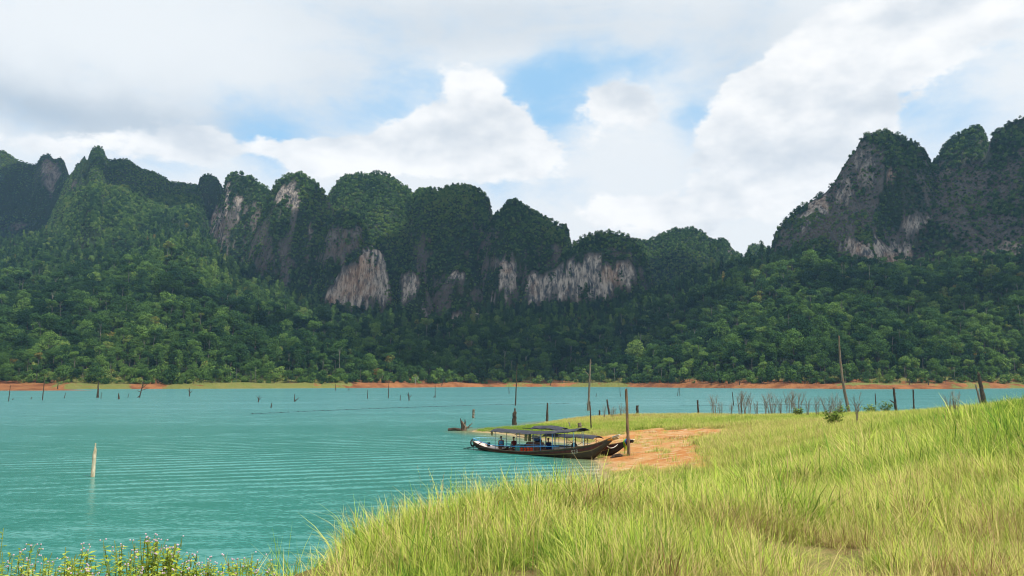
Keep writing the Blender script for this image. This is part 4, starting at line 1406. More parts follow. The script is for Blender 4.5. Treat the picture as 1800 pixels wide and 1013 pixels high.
def person(loc, rz, label, shirt, shorts, lean=0.08, vest=None, headturn=0.0):
    root = empty('person', loc, rz)
    tag(root, label, 'person', None)
    V, E, Rr = [], [], []

    def add(p, r, par=None):
        V.append(p)
        Rr.append(r)
        if par is not None:
            E.append((par, len(V) - 1))
        return len(V) - 1
    pel = add((0, 0, .50), (.15, .12))
    bel = add((lean * .4, 0, .66), (.135, .11), pel)
    che = add((lean, 0, .84), (.155, .115), bel)
    nb = add((lean * 1.25, 0, .98), .062, che)
    nt = add((lean * 1.5 + .01, 0, 1.06), .056, nb)
    hd = add((lean * 1.6 + .025, 0, 1.14), (.078, .092), nt)
    hb = add((lean * 1.6 + .02, 0, 1.22), (.080, .098), hd)
    add((lean * 1.6 + .01, 0, 1.275), (.055, .065), hb)
    add((lean * 1.6 + .125, 0, 1.165), .014, hd)
    for sd in (-1, 1):
        sh_ = add((lean * 1.1, sd * .165, .92), .062, che)
        elb = add((lean + .05, sd * .235, .67), .044, sh_)
        wr = add((lean + .26, sd * .15, .57), .028, elb)
        pm = add((lean + .33, sd * .135, .565), (.036, .020), wr)
        for f_ in range(4):
            ln = (.062, .075, .07, .052)[f_]
            y = sd * (.135 + (f_ - 1.5) * .021)
            k1 = add((lean + .365, y, .566), .0095, pm)
            k2 = add((lean + .365 + ln * .6, y, .558), .0088, k1)
            add((lean + .365 + ln, y, .542), .0075, k2)
        t1 = add((lean + .315, sd * .090, .568), .011, pm)
        add((lean + .355, sd * .072, .556), .009, t1)
        hp = add((.08, sd * .095, .50), .088, pel)
        kn = add((.42, sd * .12, .50), .058, hp)
        an = add((.43, sd * .12, .10), .036, kn)
        add((.56, sd * .125, .035), (.042, .026), an)
    skin_fig('body', V, E, Rr, M_skin, root)
    # shirt over torso and upper arms
    V2 = [(0.0, 0, .50), (lean * .4, 0, .66), (lean, 0, .84), (lean * 1.15, 0, .94)]
    E2 = [(0, 1), (1, 2), (2, 3)]
    R2 = [(.175, .145), (.16, .135), (.178, .14), (.085, .085)]
    for sd in (-1, 1):
        i0 = len(V2)
        V2 += [(lean * 1.1, sd * .17, .92), (lean + .035, sd * .215, .76)]
        E2 += [(2, i0), (i0, i0 + 1)]
        R2 += [.082, .068]
    skin_fig('shirt', V2, E2, R2, CLOTH[shirt], root)
    V3, E3, R3 = [(0, 0, .49)], [], [(.172, .14)]
    for sd in (-1, 1):
        i0 = len(V3)
        V3 += [(.09, sd * .097, .50), (.40, sd * .12, .505)]
        E3 += [(0, i0), (i0, i0 + 1)]
        R3 += [.108, .085]
    skin_fig('shorts', V3, E3, R3, CLOTH[shorts], root)
    hm = MB()
    hm.ball((lean * 1.6 + .005, 0, 1.225), (.108, .10, .10), 12, 8, -.25)
    hm.build('hair', M_hair, root, True)
    if vest:
        vm_ = MB()
        rows = []
        for z_, rx, ry in ((.62, .165, .20), (.74, .165, .20), (.86, .168, .205), (.94, .13, .16)):
            rows.append([(lean * (z_ - .5) * 2.2 + rx * math.cos(t), ry * math.sin(t), z_) for t in np.linspace(0, 2 * math.pi, 15)])
        vm_.grid(rows)
        vm_.build('life_vest', CLOTH[vest], root, True)
    return root


person(on_boat(1.12, -.12, .02), BANG + 2.6, 'person in a rust shirt and blue vest seated at the stern of the brown boat', 'rust', 'charcoal', .06, 'blue')
person(on_boat(2.45, .10, .02), BANG + 2.9, 'person in a maroon shirt seated second from the stern in the brown boat', 'maroon', 'charcoal', .05)
person(on_boat(6.35, .15, .08), BANG + 2.5, 'person in a navy shirt leaning forward on a middle bench of the brown boat', 'navy', 'navy', .16)

# ------------------------------------------------------------------ poles, stumps and drowned trees
def dead(name, u, vb, vt, wpx, label, cat, z=0.0, lean=0.0, mat=None, taper=0.6, branches=(), jag=None, bend=0.0, top_sharp=False, group=None, D=None):
    p = at_z(u, vb, z) if D is None else at_y(u, vb, D)
    if D is not None:
        p[2] = z
    h = (vb - vt) / F_PX * p[1]
    r = max(wpx / F_PX * p[1] / 2, 0.03)
    root = empty(name, tuple(p))
    tag(root, label, cat, group)
    mb = MB()
    n = 9
    dx = lean / F_PX * p[1]
    pts, rad = [(-dx * .15, 0, -1.0)], [r * 1.12]
    for i in range(n + 1):
        f = i / n
        pts.append((dx * f + bend * h * math.sin(math.pi * f) + (random.uniform(-.12, .12) * r if 0 < i < n else 0), random.uniform(-.12, .12) * r, h * f))
        rr = r * (1 - (1 - taper) * f)
        if top_sharp and f > .72:
            rr *= max(.12 if mat is None else .42, (1 - f) / .28)
        rad.append(rr * random.uniform(.93, 1.07))
    mb.tube(pts, rad, 9, True, (jag if jag is not None else min(r * 1.6, h * .12)), .10)
    mb.build('trunk', mat or M_dead, root)
    for (fz, bx, bz, br) in branches:
        m_ = MB()
        q = Vector(pts[1 + int(fz * n)])
        sc_ = p[1] / F_PX
        e = q + Vector((bx * sc_, random.uniform(-.2, .2), bz * sc_))
        mid = q.lerp(e, .5) + Vector((0, 0, random.uniform(-.06, .06) * abs(bx) * sc_))
        m_.tube([q, mid, e], [max(br * sc_, .02), max(br * sc_ * .7, .016), max(br * sc_ * .35, .01)], 6)
        m_.build('branch', mat or M_dead, root)
    return root


dead('mooring_pole', 1105.5, 804, 687, 6.0, 'tall brown wooden mooring pole standing on the sand by the boat bows', 'pole', .30, -3, M_pole, .72)
dead('wooden_post', 163, 838, 781, 6.6, 'pale pointed wooden post standing alone in the lake at the left', 'post', 0, 1.5, M_post_pale, .86, top_sharp=True, jag=.05)
dead('dead_tree_trunk', 1492, 722, 592, 5.6, 'tall crooked bare trunk rising above the grass against the forest at the right', 'dead tree', .9, -11, M_deadgrey, .45, bend=-.03)
dead('dead_tree_trunk', 1034, 722, 633, 4.6, 'slim tall dead tree with a side twig, in the water left of the mooring pole', 'dead tree', 0, 5, M_deadgrey, .5, [(.76, -9, 10, .9), (.95, 3, 5, .7), (.15, -4, 2, 1.2)])
dead('dead_tree_trunk', 906, 713, 640, 2.6, 'thin straight dead trunk in the water above the blunt black stump', 'dead tree', 0, 3, M_dead, .35)
dead('tree_stump', 904, 747, 719, 8.5, 'thick black pointed stump at the left tip of the grassy spit', 'stump', 0, 1, M_dead, .8, top_sharp=True, jag=.1)
dead('tree_stump', 961.5, 743, 708, 4.8, 'tapering black stump at the water edge right of the thick pointed one', 'stump', .05, 1, M_dead, .5)
dead('tree_stump', 832, 735, 720, 4.5, 'short split stump standing in the water above the driftwood', 'stump', 0, .5, M_deadgrey, .9)
dead('wooden_post', 1039.5, 758, 707, 2.6, 'thin dark post on the grass spit between the boats and the slim dead tree', 'post', .45, -2, M_dead, .7)
dead('tree_stump', 1020.5, 758, 744, 8.0, 'low grey stump with spreading roots on the grass spit behind the boats', 'stump', .35, -2, M_deadgrey, .75, [(.1, 12, -5, 1.6), (.1, 8, -9, 1.4), (.1, -7, -6, 1.2)])
dead('tree_stump', 1054, 735, 722, 3.6, 'short thin stump at the far edge of the spit', 'stump', .3, 0, M_dead, .8)
dead('wooden_post', 1071.5, 734, 704, 3.6, 'leaning dark post at the far edge of the spit left of the mooring pole', 'post', .4, -4, M_dead, .8)
dead('tree_stump', 1120.5, 730, 713, 4.8, 'squat black stump just right of the mooring pole top on the spit', 'stump', .6, 0, M_dead, .9)
dead('wooden_post', 1228, 732, 704, 3.6, 'single dark post on the far edge of the dry grass', 'post', .8, -1, M_dead, .75)
dead('dead_tree_trunk', 1575.5, 724, 683, 4.6, 'dead trunk with one low side branch at the water behind the green shrubs', 'dead tree', .5, -2.5, M_dead, .75, [(.40, -10, 7, 1.6), (.85, 5, -1, .8)])
dead('wooden_post', 1607, 728, 685, 2.8, 'thin knobbly post right of the branched dead trunk', 'post', .3, .5, M_dead, .8, [(.3, -3, 2, .7), (.6, 3, 1, .6)])
dead('tree_stump', 1732, 714, 655, 8.5, 'dark leaning broken trunk behind the green grass at the far right', 'stump', 0, -9, M_dead, .6)
dead('tree_stump', 1725, 712, 676, 5.0, 'pale splintered shard leaning on the dark broken trunk', 'stump', 0, -8, M_deadgrey, .45)
dead('dead_tree_trunk', 1539.5, 712, 692, 2.0, 'short thin stick in the water left of the branched dead trunk', 'stick', 0, 0, M_dead, .6)
dead('dead_tree_trunk', 1289.5, 713, 690, 2.0, 'lone thin stick in the water beyond the dry shrubs', 'stick', 0, -1.5, M_dead, .6)
dead('white_stick', 1003, 754, 743, 2.4, 'short white stick upright in the green grass of the spit', 'stick', .4, -3, M_palebark, .8)
dead('dead_twig', 1101, 772, 763, 2.2, 'small forked brown twig standing on the sand left of the mooring pole', 'twig', .5, 2, M_deadgrey, .6, [(.5, 4, 3, .8)])
far_list = [(15, 705.5, 678, 1.6, 'thin pole at the left frame edge in front of the orange promontory'), (74.5, 703.5, 660, 1.8, 'tall thin pole before the middle of the orange promontory'), (113, 700, 691, 1.3, 'short thin stick off the tip of the orange promontory'),
            (171.5, 699.5, 672, 4.2, 'thick tapering black snag right of the promontory tip'), (177.5, 701, 690, 1.2, 'thin stick close beside the thick black snag'), (209, 702, 692, 3.2, 'short leaning stump between the black snag and the branched snag'),
            (224.5, 700, 691, 1.1, 'hair thin stick left of the branched snag'), (333, 697, 682, 1.8, 'small forked snag alone right of the branched snag'), (454, 707, 696, 2.0, 'short post right of the forked snag, left of the low pointed stump'),
            (476.5, 717, 709, 2.2, 'low pointed stump, nearest of the snags in the left middle water'), (517.5, 706, 693, 1.8, 'stump with a slanting log beside it in the left middle water'), (590, 687, 675, 1.2, 'thin stick at the right end of the green far bank'),
            (613.5, 687, 682, 1.4, 'tiny stub at the left end of the red far bank'), (646, 701, 686, 1.5, 'pale thin snag before the red far bank'), (682.5, 700, 673, 1.6, 'tall straight thin pole before the red far bank'),
            (703.5, 704, 695, 1.6, 'short stick right of the tall straight pole'), (719, 704, 690, 2.3, 'stubby forked snag right of the short stick'), (765, 699, 676, 1.4, 'thin pole with a kinked foot right of the forked stub'),
            (895, 692, 680, 1.3, 'short thin stick left of the thin dead trunk'), (1047.5, 698, 692, 1.2, 'tiny stick right of the slim dead tree'), (1090.5, 697, 681, 1.2, 'thin stick near the top of the mooring pole'),
            (1191, 696, 683, 1.2, 'left one of a pair of thin crossed sticks in the far water'), (1195, 696, 681, 1.1, 'right one of a pair of thin crossed sticks in the far water'), (22, 703, 700.5, 1.5, 'tiny stub beside the pole at the left frame edge'), (54.5, 702, 698, 1.4, 'tiny stub between the two tall left poles')]
for u, vb, vt, w_, lab in far_list:
    br = ()
    if 'forked' in lab:
        br = [(.35, 5, 5, .7), (.5, -4, 6, .6)]
    if 'slanting' in lab:
        br = [(.05, 8, 7, 1.0)]
    if 'kinked' in lab:
        br = [(.12, -4, -3, .8)]
    dead('drowned_snag', u, vb, vt, w_, lab, 'snag', 0, random.uniform(-1.5, 2), M_dead, .5 if 'tapering' not in lab else .3, br)
dead('drowned_snag', 245, 699, 671, 2.2, 'branched dead snag with several crooked limbs in the left water', 'snag', 0, 6, M_dead, .5, [(.6, 10, 10, .8), (.4, -7, 3, .7), (.75, 6, 8, .6), (.1, 8, -2, .9), (.2, -5, -4, .9), (.5, 12, 4, .6)])

# driftwood at the tip of the spit
root = empty('driftwood', tuple(at_z(813, 757, .03)))
tag(root, 'forked driftwood root with a black log lying at the tip of the grassy spit', 'driftwood')
k_ = at_z(813, 757, 0)[1] / F_PX
for nm, pts, rad, mt in (('log', [(-25, 0, 1.5), (-14, 2, 2.5), (-6, 0, 1.5), (2, 0, 1)], [2.2, 2.8, 2.6, 1.8], M_dead), ('root', [(0, 0, -1), (-.5, 0, 8), (-2, 0, 14), (-4, 0, 21)], [2.6, 2.2, 1.6, .5], M_dead), ('root', [(4, 0, -1), (5, 0, 6), (2, 0, 11), (-1, 0, 16)], [3.2, 2.6, 1.8, .9], M_deadgrey), ('root', [(3, 0, 8), (4.5, 0, 14), (4, 0, 19)], [1.6, 1.3, .5], M_dead), ('root', [(6, 0, 3), (11, -2, 7), (17, -2, 13)], [1.5, 1.0, .5], M_deadgrey), ('root', [(6, 0, 4), (12, 0, 4.5), (17, 0, 5)], [.9, .7, .3], M_deadgrey)):
    m_ = MB()
    m_.tube([tuple(c * k_ for c in p) for p in pts], [r * k_ for r in rad], 8, True, .05, .12)
    m_.build(nm, mt, root)
root = empty('driftwood', tuple(at_z(1086, 806, .2)))
tag(root, 'low black driftwood lump on the wet sand at the foot of the mooring pole', 'driftwood')
for nm, pts, rad in (('log', [(-.55, 0, .02), (-.2, .05, .18), (.15, 0, .22), (.5, -.05, .08)], [.06, .16, .18, .07]), ('root', [(.1, 0, .2), (.4, .1, .16), (.95, .1, .10), (1.35, .0, .02)], [.10, .08, .06, .03])):
    m_ = MB()
    m_.tube(pts, rad, 8, True, .04, .2)
    m_.build(nm, M_dead, root)
# dragged line of stick on the sand right of the pole
m_ = MB()
p0, p1 = at_z(1112, 797, .42), at_z(1142, 800, .50)
m_.tube([tuple(p0 + [0, 0, .04]), tuple((p0 + p1) / 2 + [0, .3, .05]), tuple(p1 + [0, 0, .03])], [.04, .035, .02], 6, True, .02, .1)
tag(m_.build('dead_twig', M_deadgrey), 'dry stick lying on the sand right of the mooring pole', 'twig')

# floating lines on the lake
for nm, pts, lab in (('floating_line', [(440, 728), (560, 722.5), (700, 717), (880, 711.5), (1000, 709.5)], 'thin dark floating line across the water left of the slim dead tree'), ('floating_line', [(1195, 712.5), (1260, 713), (1330, 712), (1420, 711), (1520, 711)], 'dotted dark floating line across the water behind the dry shrubs')):
    root = empty(nm, (0, 0, 0))
    tag(root, lab, 'floating line')
    W3 = [at_z(u, v) for u, v in pts]
    m_ = MB()
    m_.tube([tuple(w_ + [0, 0, .02]) for w_ in W3], .03, 5)
    m_.build('rope', M_black, root)
    fl = MB()
    for i in range(len(W3) - 1):
        nn = int(np.linalg.norm(W3[i + 1] - W3[i]) / 2.2)
        for q in range(nn):
            c_ = W3[i] + (W3[i + 1] - W3[i]) * (q + random.uniform(.1, .5)) / nn
            fl.ball((c_[0], c_[1], .05), (.20, .12, .08), 7, 5)
    fo_ = fl.build('floats', M_black, root)
    fo_['kind'] = 'stuff'

# bare sticks on the far bank
for u, hpx, lab in [(102, 10, 'bare stick on the orange promontory'), (776, 17, 'leaning bare trunk on the red far bank at centre left'), (730, 15, 'pale forked dead trunk on the red far bank'), (967, 11, 'slanting bare log on the green far bank'), (1250, 12, 'dead trunk at the foot of the orange far bank left of the shrub'), (1300, 10, 'bare stick at the foot of the orange far bank'), (1415, 11, 'dark stick on the orange far bank at right'), (1632, 15, 'bare pole on the green promontory at right'), (1598, 12, 'bare pole left of the one on the green promontory')]:
    a_ = a_of(u)
    Y = float(shoreY(np.array(a_))) + (6 if u > 110 else -190)
    if u < 110:
        Y = float(at_z(u, 686.2)[1])
    X = a_ * Y
    z_ = max(0, float(tz_at(np.array([X]), np.array([Y]))[0]))
    p = np.array([X, Y, z_])
    root = empty('dead_tree_trunk', tuple(p))
    tag(root, lab, 'dead tree')
    h = hpx / F_PX * Y
    m_ = MB()
    ln = random.uniform(-.35, .35) if 'lean' in lab or 'slant' in lab else random.uniform(-.06, .06)
    m_.tube([(0, 0, -1), (ln * h * .5, 0, h * .5), (ln * h, 0, h)], [.45, .36, .2], 6, True, .3)
    m_.build('trunk', M_palebark if 'pale' in lab else M_dead, root)
    if 'forked' in lab:
        m_ = MB()
        m_.tube([(0, 0, h * .4), (h * .25, 0, h * .7), (h * .3, 0, h)], [.3, .25, .15], 6)
        m_.build('branch', M_palebark, root)

# ------------------------------------------------------------------ grass
GRASS_STOPS = [(0.0, (0.24, 0.14, 0.06)), (0.2, (0.56, 0.41, 0.20)), (0.40, (0.62, 0.57, 0.19)), (0.60, (0.48, 0.56, 0.085)), (0.80, (0.29, 0.43, 0.055)), (1.0, (0.09, 0.20, 0.03))]
M_grass = leaf_mat('grass_blades', GRASS_STOPS, 'inst', 0.30, 0.72, up=1.1)
GC = bpy.data.collections.new('grass_sources')


def blade(mb, base, az_, h, w, bend, nseg=3):
    d = Vector((math.cos(az_), math.sin(az_), 0))
    sd = Vector((-d.y, d.x, 0))
    vs_ = []
    for i in range(nseg + 1):
        f = i / nseg
        c = Vector(base) + d * (bend * h * f ** 1.8) + Vector((0, 0, h * (f - .22 * bend * f * f)))
        ww = w * (1 - f) ** .6 * .5
        if i == nseg:
            vs_.append(c)
        else:
            vs_ += [c - sd * ww, c + sd * ww]
    fs = [(2 * i, 2 * i + 1, 2 * i + 3, 2 * i + 2) for i in range(nseg - 1)] + [(2 * nseg - 2, 2 * nseg - 1, 2 * nseg)]
    mb.add(vs_, fs)


def clump(nbl, rad, h0, h1, w, bmax):
    mb = MB()
    for _ in range(nbl):
        a_, r_ = random.uniform(0, 6.28), rad * math.sqrt(random.random())
        blade(mb, (math.cos(a_) * r_, math.sin(a_) * r_, -.04), a_ + random.uniform(-1.3, 1.3), random.uniform(h0, h1), w * random.uniform(.6, 1.3), random.uniform(.05, bmax))
    return mb


def stalks(nst, rad, h0, h1):
    mb = MB()
    for _ in range(nst):
        a_, r_ = random.uniform(0, 6.28), rad * math.sqrt(random.random())
        h = random.uniform(h0, h1)
        b_ = random.uniform(.05, .35)
        blade(mb, (math.cos(a_) * r_, math.sin(a_) * r_, 0), a_, h, .007, b_, 4)
        d = Vector((math.cos(a_), math.sin(a_), 0))
        tip = Vector((math.cos(a_) * r_, math.sin(a_) * r_, 0)) + d * b_ * h + Vector((0, 0, h * (1 - .22 * b_)))
        for q in range(7):
            blade(mb, tip - Vector((0, 0, .05 * q)) - d * .012 * q, random.uniform(0, 6.28), random.uniform(.04, .09), .008, .5, 1)
    return mb


for i in range(4):
    proto_obj(GC, 'grass_source_%02d' % i, clump(46, .22, .14, .56, .0095, 1.15), [M_grass])
for i in range(2):
    proto_obj(GC, 'grass_source_%02d' % (4 + i), clump(70, .30, .06, .30, .009, 1.6), [M_grass])
for i in range(2):
    proto_obj(GC, 'grass_source_%02d' % (6 + i), stalks(5, .22, .75, 1.1), [M_grass])
for i in range(3):
    proto_obj(GC, 'grass_source_%02d' % (8 + i), clump(60, .42, .16, .55, .0145, 1.0), [M_grass])


def grass_zone(n, x0, x1, y0, y1, picks, smin, smax, tfun, name, label, extra=None):
    x, y = rng.uniform(x0, x1, n), rng.uniform(y0, y1, n)
    k1 = (np.abs(x / np.maximum(y, .1)) < .80) & (np.hypot(x, y) > 2.2)
    x, y = x[k1], y[k1]
    z = ground_z(x, y)
    k2 = (z > np.where(y > 92, .05, .10)) & (~sandy(x, y) | (rng.random(len(x)) < .035))
    if extra is not None:
        k2 &= extra(x, y, z)
    x, y, z = x[k2], y[k2], z[k2]
    c = len(x)
    t, hs = tfun(x, y, z)
    s_ = rng.uniform(smin, smax, c) * hs
    return np.stack([x, y, z], -1), np.stack([rng.normal(0, .10, c), rng.normal(0.03, .10, c), rng.uniform(0, 6.28, c)], -1), np.stack([s_ * rng.uniform(.85, 1.15, c), s_ * rng.uniform(.85, 1.15, c), s_], -1), rng.choice(picks, c), np.clip(t + rng.normal(0, .15, c), 0, 1)


def t_near(x, y, z):
    n = fbm(x * .30, y * .30, 3)
    t = .68 + n * .75 - .14 * np.exp(-(((x - 2.6) / 1.3) ** 2 + ((y - 8.2) / .8) ** 2)) + .25 * np.exp(-(((x - 2.9) / .8) ** 2 + ((y - 9.6) / .8) ** 2)) + np.clip((y - 9) * .012, -.05, .12)
    t = t - .34 * sst(x, -1.0, 2.5) * sst(y, 10.5, 6.8) * np.clip(.75 + fbm(x * .8, y * .8, 2) * 2.2, 0, 1.3)           # dry straw at the foot of the bank
    t = t + .22 * sst(x - .35 * y, 3.5, 8)                 # lusher towards the right hill
    hs = np.clip(.95 + fbm(x * .9 + 30, y * .9, 3) * 1.7, .35, 1.35) * np.where(rng.random(len(x)) < .05, 1.35, 1) * (.55 + .45 * sst(y, 5.5, 9.5))
    return t, hs


def t_mid(x, y, z):
    t = .66 + fbm(x * .12, y * .12, 3) * .5 + fbm(x * .7, y * .7, 2) * .4
    lush = sst(x - .40 * y, 1, 6) * sst(60 - y, 0, 20)
    t = t + .26 * lush
    hs = (1 + .12 * lush) * np.where(rng.random(len(x)) < .10, 1.45, .95) * np.clip(.9 + fbm(x * .5 + 30, y * .5, 3) * 2.0, .35, 1.5) * (1 - .4 * sst(y, 30, 40) * sst(x / y, .08, .14) * sst(x / y, .32, .26))
    return t, hs


def t_far(x, y, z):
    t = .54 + fbm(x * .09, y * .05, 3) * .45
    t = t + .32 * sst(9 - x, 0, 8) + .12 * sst(106 - y, 0, 6) * sst(y, 84, 92)
    t = t - .12 * sst(y, 106, 114)
    hs = np.clip(.9 + fbm(x * .15 + 30, y * .15, 3) * .8, .4, 1.3) * np.clip(.45 + z * .75, .4, 1.15)
    return t, hs


def cat2(name, parts, label):
    scatter(name, GC, *[np.concatenate([p[i] for p in parts]) for i in range(5)], label)
    print(name, sum(len(p[0]) for p in parts))


cat2('grass', [grass_zone(30000, -14, 14, 2, 17, [0, 1, 2, 3, 0, 1, 2, 4, 5, 4, 5], .70, 1.15, t_near, '', '', lambda x, y, z: ((x > -1.35 - .2 * (y - 7)) | (rng.random(len(x)) < .06)) & ((fbm(x * .75 + 5, y * .75, 3) < .17 - .05 * sst(y, 9, 7)) | (rng.random(len(x)) < .12))),
               grass_zone(420, -4, 14, 6, 16, [6, 7], .5, .8, lambda x, y, z: (np.full(len(x), .42), np.ones(len(x))), '', '', lambda x, y, z: x > -1.2 - .2 * (y - 7)),
               grass_zone(42000, -8, 36, 17, 46, [0, 1, 2, 3, 8, 9, 10], .8, 1.35, t_mid, '', ''),
               grass_zone(450, 0, 32, 17, 46, [6, 7], .7, 1.1, lambda x, y, z: (np.full(len(x), .40), np.ones(len(x))), '', '')], 'long yellow green grass covering the near bank')
cat2('grass', [grass_zone(60000, -8, 92, 46, 132, [8, 9, 10], .8, 1.35, t_far, '', '')], 'dry and green grass covering the low peninsula beyond the sand')

# tufts on the bare sand
M_tuft = leaf_mat('tuft_blades', GRASS_STOPS, 'rand', 0.30, 0.5, up=1.2)
tuft_me = []
for i in range(2):
    mb = MB()
    for q in range(230):
        a_, r_ = random.uniform(0, 6.28), math.sqrt(random.random())
        blade(mb, (math.cos(a_) * r_ * 1.5, math.sin(a_) * r_ * 1.0, -.05), random.uniform(0, 6.28), random.uniform(.15, .5) * (1.15 - .5 * r_), .022, random.uniform(.1, .9))
    me_ = mb.mesh('grass_tuft')
    me_.materials.append(M_tuft)
    tuft_me.append(me_)
for u, v, z_, s_, lab in [(1192, 771, .75, 1.1, 'small flat grass tuft on the sand left of the larger one'), (1226, 770, .9, 1.0, 'grass tuft on the sand under the dry grass edge'), (1262, 782, 1.0, 1.45, 'large rounded grass tuft at the right side of the sand'), (1130, 772, .6, .5, 'tiny grass tuft on the sand right of the mooring pole'), (1150, 774, .6, .55, 'tiny dark grass tuft in the middle of the sand'), (1290, 797, 1.1, 1.3, 'grass tuft in front of the large one at the sand edge'), (1112, 806, .4, .35, 'sprig of green grass at the foot of the mooring pole'), (1066, 810, .12, .6, 'thin grass at the waterline under the black bow')]:
    p = at_z(u, v, z_)
    o = bpy.data.objects.new('grass_tuft', random.choice(tuft_me))
    COL.objects.link(o)
    o.location = (p[0], p[1], float(ground_z(p[0], p[1])))
    o.scale = (s_, s_, s_ * .9)
    o.rotation_euler = (0, 0, random.uniform(-.5, .5))
    tag(o, lab, 'grass tuft', 'grass tufts on the bare sand')

# ------------------------------------------------------------------ shrubs
def on_ground(u, v, lift=0.30):
    ys = np.arange(24, 134, 0.25)
    d = ray(u, v)
    xs, zs = d[0] / d[1] * ys, HCAM + d[2] / d[1] * ys
    gz = ground_z(xs, ys)
    hit = np.nonzero(zs < gz + lift)[0]
    i = hit[0] if len(hit) else int(np.argmin(np.where(gz > 0.05, zs - gz, 99)))
    return np.array([xs[i], ys[i], max(gz[i], 0)])


M_twig = wood_mat('dry_twigs', (0.10, 0.075, 0.055), (0.30, 0.25, 0.20))
def twiggy(h, n, spread, r0=.024):
    mb = MB()
    for _ in range(n):
        a_ = random.uniform(0, 6.28)
        x, y = math.cos(a_) * spread * random.random() * .4, math.sin(a_) * spread * random.random() * .4
        hh = h * random.uniform(.55, 1)
        ex, ey = x + math.cos(a_) * spread * random.uniform(.2, 1) * hh / h, y + math.sin(a_) * spread * random.uniform(.2, 1) * hh / h
        mid = (x * .6 + ex * .4, y * .6 + ey * .4, hh * .55)
        mb.tube([(x, y, -.1), mid, (ex, ey, hh)], [r0, r0 * .75, r0 * .4], 4)
        for q in range(4):
            f = random.uniform(.4, .9)
            px2, py2, pz2 = mid[0] + (ex - mid[0]) * (f - .4), mid[1] + (ey - mid[1]) * (f - .4), hh * f
            b_ = random.uniform(0, 6.28)
            l_ = h * random.uniform(.12, .28)
            mb.tube([(px2, py2, pz2), (px2 + math.cos(b_) * l_ * .7, py2 + math.sin(b_) * l_ * .7, pz2 + l_)], [r0 * .5, r0 * .25], 3)
    return mb
dry_me = []
for i in range(4):
    me_ = twiggy(2.6, [11, 8, 14, 8][i], [.9, .6, 1.2, .5][i]).mesh('dry_shrub')
    me_.materials.append(M_twig)
    dry_me.append(me_)
for u, v, z_, hpx, kk in [(1256, 727, .8, 34, 0), (1267, 728, .8, 24, 1), (1302, 727, .8, 38, 2), (1312, 728, .8, 40, 0), (1330, 729, .8, 26, 1), (1345, 728, .8, 32, 3), (1358, 728, .9, 36, 2), (1372, 729, .9, 30, 1), (1388, 730, .9, 40, 0), (1402, 730, .9, 38, 2), (1420, 731, .9, 30, 3), (1437, 731, .9, 34, 1), (1455, 731, .9, 30, 2), (1470, 732, .9, 38, 0), (1505, 742, 1.2, 46, 3), (1462, 742, 1.2, 34, 1), (1668, 728, .8, 34, 3), (1680, 727, .8, 42, 1), (1285, 728, .8, 22, 3), (1098, 730, .5, 16, 1), (1062, 734, .4, 20, 3), (1080, 733, .4, 18, 1), (1092, 732, .4, 20, 3), (1075, 733, .4, 14, 0)]:
    p = on_ground(u, v - 2)
    o = bpy.data.objects.new('dry_shrub', dry_me[kk])
    COL.objects.link(o)
    o.location = (p[0], p[1], p[2] - .05)
    s_ = (hpx * 1.15 / F_PX * p[1] + .30) / 2.6
    o.scale = (s_ * .9, s_ * .9, s_)
    o.rotation_euler = (0, 0, random.uniform(0, 6.28))
    zone = 'near the short stumps left of the mooring pole' if u < 1110 else ('right of the single dark post' if u < 1295 else ('in the middle of the row of twigs' if u < 1380 else ('just left of the tall crooked trunk' if u < 1480 else ('in the grass before the tall crooked trunk' if u < 1600 else 'beside the dark broken trunk at the far right'))))
    tag(o, '%s bare twiggy dry shrub %s' % ('tall' if hpx > 33 else ('low' if hpx < 25 else 'mid height'), zone), 'shrub', 'dry shrubs along the far edge of the peninsula')

M_bush = leaf_mat('bush_leaves', [(0.0, (0.10, 0.16, 0.03)), (0.5, (0.20, 0.28, 0.05)), (1.0, (0.34, 0.38, 0.09))], 'rand', 0.3, 0.8, up=0.9)
def leafy(h, r, n, lf):
    mb, st_b = MB(), MB()
    for _ in range(9):
        a_, rr = random.uniform(0, 6.28), r * random.uniform(.2, 1)
        e = Vector((math.cos(a_) * rr, math.sin(a_) * rr, h * random.uniform(.6, 1)))
        st_b.tube([(0, 0, -.1), tuple(e * .5 + Vector((0, 0, h * .12))), tuple(e)], [.02, .014, .006], 4)
        for q in range(n // 9):
            f = random.uniform(.25, 1.05)
            c = e * f + Vector((random.gauss(0, .13), random.gauss(0, .13), random.gauss(0, .1)))
            nrm = Vector((random.gauss(0, .6), random.gauss(0, .6), 1)).normalized()
            t = nrm.orthogonal().normalized()
            t.rotate(Matrix.Rotation(random.uniform(0, 6.28), 3, nrm))
            b_ = nrm.cross(t)
            l_ = lf * random.uniform(.6, 1.3)
            mb.add([c - t * l_, c + b_ * l_ * .4, c + t * l_, c - b_ * l_ * .4], [(0, 1, 2, 3)])
    return mb, st_b
for u, v, z_, h, r, lab in [(1556, 728, 1.1, 1.7, 1.2, 'leafy yellow green shrub in the grass left of the branched dead trunk'), (1532, 729, 1.1, 1.3, .9, 'smaller leafy shrub right of the tall crooked trunk'), (1480, 731, 1.0, 1.4, .8, 'leafy shrub at the foot of the tall crooked trunk'), (1468, 748, 1.3, 1.3, .8, 'thin leafy shrub among tall grass in front of the tall crooked trunk'), (1405, 732, 1.0, 1.1, .8, 'low leafy shrub among the dry twigs left of the tall crooked trunk')]:
    p = on_ground(u, v - 3)
    root = empty('leafy_shrub', tuple(p))
    tag(root, lab, 'shrub', 'leafy shrubs at the far edge of the grass')
    f_, s_b = leafy(h, r, 420, .13)
    f_.build('foliage', M_bush, root)
    s_b.build('stems', M_twig, root)

